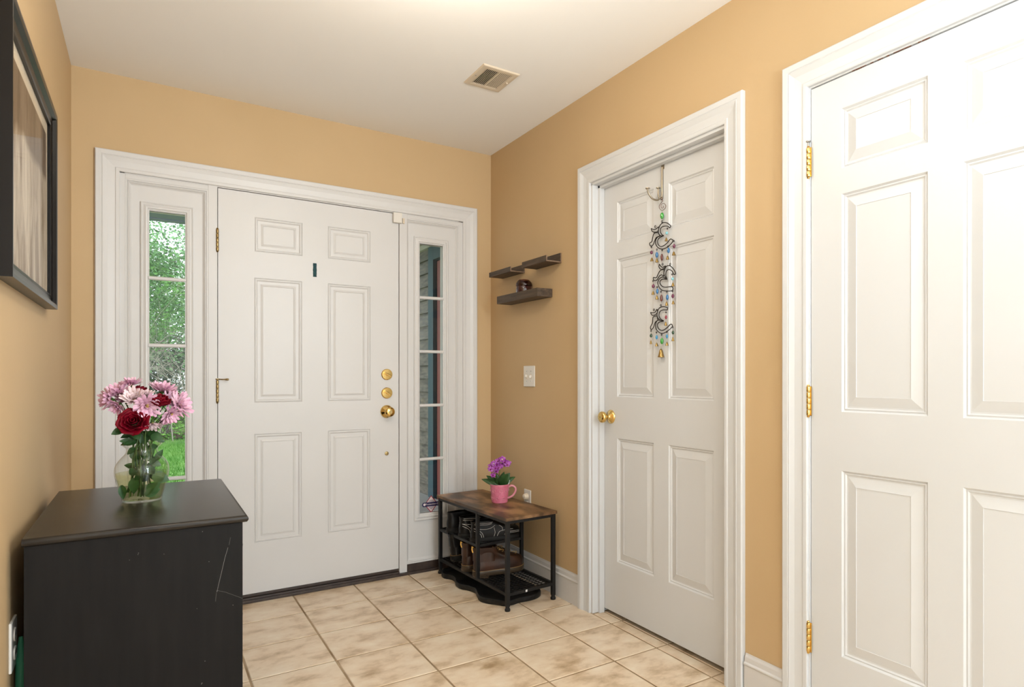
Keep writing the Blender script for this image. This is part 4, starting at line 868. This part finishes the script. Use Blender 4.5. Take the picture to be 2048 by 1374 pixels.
figs = [(A1, dict(closed=[[(508, 822), (470, 790), (420, 780), (378, 812), (357, 865), (358, 920), (390, 950), (420, 945), (395, 928), (379, 890), (388, 845), (430, 826), (475, 828), (496, 846)],
                          [(418, 948), (365, 950), (328, 985), (320, 1040), (345, 1090), (395, 1112), (440, 1103), (492, 1068), (537, 1012), (518, 988), (498, 992), (465, 1035), (420, 1070), (380, 1080), (350, 1050), (346, 1002), (372, 968)],
                          [(350, 908), (302, 915), (283, 970), (272, 1020), (245, 1040), (258, 1075), (290, 1058), (308, 1010), (330, 965), (372, 950)],
                          [(355, 835), (322, 862), (290, 868), (265, 855), (277, 890), (310, 903), (342, 895), (358, 862)]],
                 rings=[(400, 768, 13), (315, 832, 14), (467, 858, 10), (548, 1012, 10), (268, 1088, 10), (335, 1118, 10), (402, 1128, 10), (475, 1080, 10)])),
        (A2, dict(closed=[[(352, 170), (345, 200), (370, 232), (410, 216), (425, 190), (395, 205), (370, 196)],
                          [(545, 285), (525, 235), (480, 190), (440, 192), (414, 230), (406, 290), (442, 352), (428, 300), (436, 252), (466, 233), (502, 252), (524, 292)],
                          [(440, 352), (388, 322), (347, 350), (332, 400), (355, 455), (400, 485), (500, 486), (502, 438), (420, 445), (375, 425), (357, 382), (386, 348)],
                          [(405, 232), (362, 245), (335, 290), (315, 330), (280, 328), (285, 362), (320, 360), (350, 312), (380, 297), (402, 310)]],
                 rings=[(388, 170, 13), (480, 170, 12), (503, 292, 10), (275, 370, 10), (325, 443, 10), (370, 498, 10), (440, 500, 10), (508, 492, 10)])),
        (A2, dict(closed=[[(245, 745), (262, 777), (300, 775), (326, 745), (322, 708), (300, 742), (270, 750)],
                          [(450, 690), (400, 676), (352, 692), (327, 740), (326, 800), (360, 838), (402, 845), (365, 825), (346, 780), (360, 733), (400, 715), (443, 716)],
                          [(400, 850), (335, 838), (308, 880), (315, 950), (370, 995), (430, 980), (503, 918), (488, 885), (440, 930), (390, 960), (347, 945), (327, 900), (345, 864)],
                          [(322, 786), (276, 802), (268, 870), (245, 918), (252, 950), (280, 925), (302, 862), (330, 838)]],
                 rings=[(368, 660, 12), (286, 715, 13), (430, 745, 9), (510, 922, 10), (252, 967, 10), (316, 985, 10), (378, 1012, 10), (440, 978, 10)]))]
for fn, dct in figs:
    mb = MB()
    for cv in dct['closed']:
        P = [tuple(fn(*p)) for p in cv]; P = P + [P[0]]; mb.tube(smoothprof(P, 4)[:-1], .0020, 6, closed=True)
    for px, py, r in dct['rings']:
        c = fn(px, py); c2 = fn(px + r, py); rr_ = (c2 - c).length * .62
        mb.tube([(XP, c.y + rr_ * math.cos(q * PI / 5), c.z + rr_ * math.sin(q * PI / 5)) for q in range(10)], .0015, 5, closed=True)
    mb.build('scroll_figure', M['iron'], ch, smooth=60)
def bead(fn, px, py, rx, ry, m):
    c = fn(px, py); q = fn(px, py + ry); r2 = c.z - q.z; r1 = r2 * rx / ry * .95
    mb = MB(); mb.lathe([(r1 * math.sin(PI * k / 10), -r2 * math.cos(PI * k / 10)) for k in range(11)], c, n=12, caps=False); mb.tube([c - Vector((0, 0, r2 * 1.5)), c + Vector((0, 0, r2 * 1.5))], .0005, 4); mb.build('glass_bead', M[m], ch, smooth=30)
def bell(fn, px, py, w_=22, h=44):
    c = fn(px, py); q = fn(px, py + h / 2); hh = (c.z - q.z) * 2; r = hh * .5 * (w_ / 22) * .92
    mb = MB(); b = c - Vector((0, 0, hh / 2)); mb.lathe([(r, 0), (r * 1.02, hh * .05), (r * .82, hh * .22), (r * .66, hh * .5), (r * .5, hh * .78), (r * .2, hh * .93), (.0006, hh * .97), (.0006, hh * 1.25)], b, n=16, caps=False)
    mb.lathe([(0, -hh * .06), (r * .22, hh * .02), (r * .2, hh * .12), (0, hh * .18)], b, n=8, caps=False); mb.build('bell', M['bell'], ch, smooth=50)
for q in [(A1, 400, 697, 25, 42, 'bead_green'), (A1, 458, 912, 18, 18, 'bead_sky'), (A1, 268, 1155, 20, 22, 'bead_purple'), (A1, 335, 1185, 20, 36, 'bead_blue'), (A1, 398, 1215, 19, 44, 'bead_brown'), (A1, 480, 1130, 19, 36, 'bead_blue'), (A1, 550, 1075, 20, 28, 'bead_purple'),
          (A2, 508, 345, 17, 18, 'bead_sky'), (A2, 278, 432, 20, 24, 'bead_purple'), (A2, 325, 492, 16, 32, 'bead_blue'), (A2, 375, 575, 18, 42, 'bead_brown'), (A2, 445, 565, 18, 34, 'bead_blue'), (A2, 512, 550, 20, 26, 'bead_purple'),
          (A2, 430, 803, 15, 24, 'bead_red'), (A2, 252, 1022, 17, 24, 'bead_dark'), (A2, 318, 1042, 15, 25, 'bead_azure'), (A2, 381, 1088, 22, 37, 'bead_green'), (A2, 441, 1032, 15, 24, 'bead_azure'), (A2, 513, 985, 17, 24, 'bead_dark')]: bead(*q)
for q in [(A1, 453, 990, 22, 44), (A1, 273, 1240, 24, 44), (A1, 337, 1252, 20, 50), (A1, 470, 1218, 22, 48), (A1, 547, 1165, 26, 46), (A2, 513, 410, 22, 44), (A2, 276, 510, 22, 44), (A2, 322, 565, 20, 48), (A2, 437, 640, 20, 48), (A2, 516, 625, 23, 42),
          (A2, 428, 880, 20, 46), (A2, 250, 1100, 16, 46), (A2, 318, 1128, 24, 42), (A2, 442, 1120, 24, 42), (A2, 512, 1065, 20, 46), (A2, 370, 1228, 18, 105)]: bell(*q)

# ------------------------------------------------------------- outdoors
GZ = -.20
mb = MB(); mb.box(-14, 14, D + .15, 40, GZ - .1, GZ); struct(mb, 'lawn', M['grass'], 'bright green lawn outside the sidelight windows', 'ground')
mb = MB(); mb.box(-1.4, 2.3, D + .15, 6.35, GZ, -.04); struct(mb, 'porch_floor', M['porch'], 'concrete porch slab outside the front door', 'porch')
mb = MB(); mb.box(-1.4, 2.34, D + .15, 6.40, 2.465, 2.52); struct(mb, 'porch_ceiling', M['beam'], 'porch ceiling above the front step', 'porch')
mb = MB(); mb.box(-1.4, 1.2, 6.30, 6.40, 2.455, 2.62); tag(mb.build('porch_beam', M['beam'], bevel=.004), 'slate blue beam across the outer edge of the porch', 'beam')
mb = MB(); mb.box(-1.38, -1.24, 6.20, 6.34, -.04, 2.465); tag(mb.build('porch_post', M['beam'], bevel=.004), 'slate blue square post at the left end of the porch', 'post')
XG = 2.30
gw = struct(MB().box(XG + .02, XG + .14, D + .16, 4.86, GZ, 2.7).box(XG + .02, XG + .14, 5.72, 9.5, GZ, 2.7).box(XG + .02, XG + .14, 4.86, 5.72, 2.25, 2.7).box(XG + .02, XG + .14, 4.86, 5.72, GZ, -.055), 'wall_garage', M['bluegrey'], 'sided outer wall beyond the right sidelight', 'wall')
kk = 0; z = -.06
while z < 2.36:
    for ya, yb in ((5.85, 9.5),):
        mb = MB(); o_ = .004 * ((kk * 7) % 3)
        mb.add([(XG + .02, ya, z), (XG - .012, ya, z), (XG + .012, ya, z + .135), (XG + .02, ya, z + .135), (XG + .02, yb, z), (XG - .012, yb, z), (XG + .012, yb, z + .135), (XG + .02, yb, z + .135)], [(0, 1, 2, 3), (7, 6, 5, 4), (0, 4, 5, 1), (1, 5, 6, 2), (2, 6, 7, 3), (3, 7, 4, 0)]); mb.build('siding_board', M['siding'], gw)
    z += .130; kk += 1
mb = MB(); mb.box(XG - .035, XG + .02, D + .16, 9.5, 2.385, 2.465).box(XG - .065, XG + .02, D + .16, 9.5, 2.43, 2.465); mb.build('frieze', M['creamtrim'], gw, bevel=.006)
mb = MB(); mb.box(XG - .025, XG + .02, 5.72, 5.85, -.06, 2.385); mb.build('casing', M['bluegrey'], gw, bevel=.003)
mb = MB(); mb.box(XG - .025, XG + .02, 4.85, 5.72, 2.25, 2.385); mb.build('casing', M['bluegrey'], gw, bevel=.003)
mb = MB(); mb.box(XG - .02, XG + .02, D + .17, 4.85, GZ, 2.385); mb.build('wall_panel', M['bluegrey'], gw)
ed = thing('exterior_door', (XG + .01, 5.32, -.06), 'brick red outer door seen through the right sidelight', 'door')
mb = MB(); mb.box(XG + .005, XG + .045, 4.865, 5.69, -.05, 2.235); mb.build('slab', M['reddoor'], ed, bevel=.002)
for za, zb in ((.15, .9), (1.1, 1.95)):
    for ya, yb in ((4.95, 5.2), (5.28, 5.54)):
        mb = MB(); rings = [[(XG + .005 - dd, y, z) for y, z in ((ya + w_, za + w_), (yb - w_, za + w_), (yb - w_, zb - w_), (ya + w_, zb - w_))] for w_, dd in ((0, 0), (.01, -.006), (.03, .004))]; mb.loft(rings, cap0=False); mb.build('panel', M['reddoor'], ed)
mb = MB(); mb.box(XG + .012, XG + .03, 5.691, 5.719, -.05, 2.245); mb.build('shadow_reveal', M['dark'], gw)  # near-black strip paints the shadow in the door jamb
# planting bed, shrubs, trees
mb = MB()
def hill(u, v): x = -6 + 14 * u; y = 15.2 + 3.5 * v + .4 * math.sin(x * 1.3); return (x, y, GZ + .02 + .10 * math.sin(PI * v) + .02 * math.sin(x * 3))
mb.grid(40, 6, hill); struct(mb, 'mulch_bed', M['mulch'], 'pinkish mulch bed along the edge of the lawn', 'ground')
rng = np.random.default_rng(4)
def leaves(name, cen, rad, n, size, m, parent=None, flat_=.5, shell=.35):
    """n small folded leaves scattered in clumps inside an ellipsoid"""
    nc = max(6, n // 70); cd = rng.normal(size=(nc, 3)); cd /= np.linalg.norm(cd, axis=1)[:, None]; cr = rng.uniform(shell, 1, nc) ** .6
    cl = cd * cr[:, None] * np.array(rad); idx = rng.integers(0, nc, n)
    p = cl[idx] + rng.normal(size=(n, 3)) * np.array(rad) * .085 + np.array(cen)
    d = rng.normal(size=(n, 3)); d[:, 2] *= flat_; d /= np.linalg.norm(d, axis=1)[:, None]
    q = rng.normal(size=(n, 3)); q -= d * (q * d).sum(1)[:, None]; q /= np.linalg.norm(q, axis=1)[:, None]
    s = size * rng.uniform(.6, 1.3, n)[:, None]; nn = np.cross(d, q)
    v = np.stack([p, p + d * s * .5 + q * s * .28 + nn * s * .06, p + d * s, p + d * s * .5 - q * s * .28 + nn * s * .06], 1).reshape(-1, 3)
    me = bpy.data.meshes.new(name); me.vertices.add(len(v)); me.vertices.foreach_set('co', (v - np.array(WL[parent.name]) if parent else v - np.array(cen)).ravel())
    me.loops.add(4 * n); me.loops.foreach_set('vertex_index', np.arange(4 * n)); me.polygons.add(n); me.polygons.foreach_set('loop_start', np.arange(n) * 4)
    me.update(calc_edges=True); me.validate(); me.materials.append(m)
    o = bpy.data.objects.new(name, me); scene.collection.objects.link(o)
    if parent: o.parent = parent
    else: o.location = cen
    return o
def tree(x, y, h, crown, n, size, m, label, trunk=.12, seed=0):
    rr = random.Random(seed); t = thing('tree', (x, y, GZ), label, 'tree')
    mb = MB(); P = [(x, y, GZ), (x + rr.uniform(-.1, .1), y, GZ + h * .3), (x + rr.uniform(-.2, .2), y + .1, GZ + h * .6), (x + rr.uniform(-.3, .3), y, GZ + h * .95)]; P = smoothprof(P, 4)
    mb.tube(P, [trunk * (1 - .75 * i / (len(P) - 1)) for i in range(len(P))], 10); mb.build('trunk', M['bark'], t, smooth=60)
    mb = MB()
    for k in range(10):
        b = Vector(P[3 + rr.randrange(len(P) - 5)]); a = rr.uniform(0, 2 * PI); l = crown[0] * rr.uniform(.5, .9); e = b + Vector((math.cos(a) * l, math.sin(a) * l, l * rr.uniform(.1, .6)))
        mb.tube([b, b.lerp(e, .5) + Vector((0, 0, .1)), e], [trunk * .3, trunk * .2, trunk * .06], 6)
    mb.build('branches', M['bark'], t, smooth=60)
    lo = leaves('foliage', (x, y, GZ + h - crown[2] * .8), crown, n, size, m, t); lo['kind'] = 'stuff'; return t
tree(.9, 17.5, 7.5, (2.2, 1.8, 3.4), 26000, .085, M['tl4'], 'pale green maple tree straight beyond the left sidelight', seed=1)
tree(-.8, 15.8, 4.2, (1.6, 1.2, 1.5), 14000, .075, M['tl1'], 'mid green tree leaning in from the left of the view', seed=2)
tree(1.6, 20.5, 5.0, (2.4, 1.5, 2.6), 9000, .12, M['tl3'], 'dark evergreen tree behind the pale maple', seed=3)
tree(-3.6, 18, 6.5, (2.2, 1.8, 2.8), 7000, .20, M['tl1'], 'broad green tree far to the left beyond the lawn', seed=4)
tree(5.2, 19, 6.5, (2.3, 1.8, 2.8), 6000, .20, M['tl1'], 'broad green tree far to the right beyond the lawn', seed=5)
for k, (x, y, rx, rz, n, m, lab) in enumerate([(.30, 15.6, .75, .55, 3600, 'tl2', 'yellow-green shrub at the lawn edge behind the flower vase'), (-1.3, 15.9, .9, .7, 2500, 'tl1', 'mid green shrub left of the yellow-green shrub'), (1.5, 16.0, .9, .75, 3000, 'tl1', 'mid green shrub right of the yellow-green shrub'), (.45, 17.6, 1.3, 1.35, 5200, 'tl3', 'dark dense shrub in the shade below the maple'), (-3.4, 16.2, 1.1, .8, 2000, 'tl1', 'leftmost shrub along the lawn edge'), (3.8, 16.3, 1.1, .8, 2000, 'tl1', 'rightmost shrub along the lawn edge')]):
    b = thing('shrub', (x, y, GZ), lab, 'shrub'); lo = leaves('foliage', (x, y, GZ + rz * .85), (rx, rx * .6, rz), int(n * 1.6), .065, M[m], b, shell=.1); lo['kind'] = 'stuff'
    mb = MB()
    for q in range(5): a = q * 1.3; mb.tube([(x, y, GZ), (x + .15 * math.cos(a), y + .1 * math.sin(a), GZ + rz * .6), (x + .5 * rx * math.cos(a), y + .3 * math.sin(a), GZ + rz * 1.3)], [.02, .014, .005], 5)
    mb.build('stems', M['bark'], b)
hd = thing('hedge', (0, 22.5, GZ), 'long dark hedge closing off the garden behind the trees', 'hedge')
for hx in (-7.5, -4.5, -1.5, 1.5, 4.5, 7.5): lo = leaves('foliage', (hx, 22.5, GZ + 1.5), (2.0, .7, 1.7), 2600, .17, M['tl3'], hd, shell=.1); lo['kind'] = 'stuff'
# bare twiggy bush
rr = random.Random(8); bt = thing('bare_bush', (.45, 15.1, GZ), 'tangle of pale bare branches in front of the green trees', 'bush'); mb = MB()
def grow(p, d, l, r, dep):
    q = p + d * l * .5 + Vector((rr.uniform(-.05, .05), rr.uniform(-.05, .05), rr.uniform(-.03, .05))); e = q + (d + Vector((rr.uniform(-.3, .3), rr.uniform(-.3, .3), rr.uniform(-.25, .15)))).normalized() * l * .5
    mb.tube([p, q, e], [r, r * .8, r * .6], 5)
    if dep:
        for _ in range(3): grow(q if rr.random() < .5 else e, (d + Vector((rr.uniform(-1, 1), rr.uniform(-.8, .8), rr.uniform(-.8, .7)))).normalized(), l * rr.uniform(.6, .85), r * .62, dep - 1)
for k in range(6): grow(Vector((.45 + rr.uniform(-.6, .6), 15.1, GZ)), Vector((rr.uniform(-.3, .3), rr.uniform(-.2, .2), 1)).normalized(), 1.35, .012, 5)
mb.build('branches', M['twig'], bt)
# grass blades near the strip that can be seen
n = 26000; gx = rng.uniform(-2.5, 2.2, n); gy = rng.uniform(8.5, 15.4, n); a = rng.uniform(0, 2 * PI, n); hh = rng.uniform(.03, .075, n); wv = .006
lean = rng.normal(size=(n, 2)) * .02
v = np.stack([np.stack([gx - np.cos(a) * wv, gy - np.sin(a) * wv, np.full(n, GZ)], 1), np.stack([gx + np.cos(a) * wv, gy + np.sin(a) * wv, np.full(n, GZ)], 1), np.stack([gx + lean[:, 0], gy + lean[:, 1], GZ + hh], 1)], 1).reshape(-1, 3)
me = bpy.data.meshes.new('grass_blades'); me.vertices.add(len(v)); me.vertices.foreach_set('co', (v - np.array((.5, 12, GZ))).ravel()); me.loops.add(3 * n); me.loops.foreach_set('vertex_index', np.arange(3 * n)); me.polygons.add(n); me.polygons.foreach_set('loop_start', np.arange(n) * 3)
me.update(calc_edges=True); me.validate(); me.materials.append(M['blade']); o = bpy.data.objects.new('grass_blades', me); scene.collection.objects.link(o); o.location = (.5, 12, GZ); tag(o, 'short grass blades covering the lawn beyond the porch', 'grass', kind='stuff')
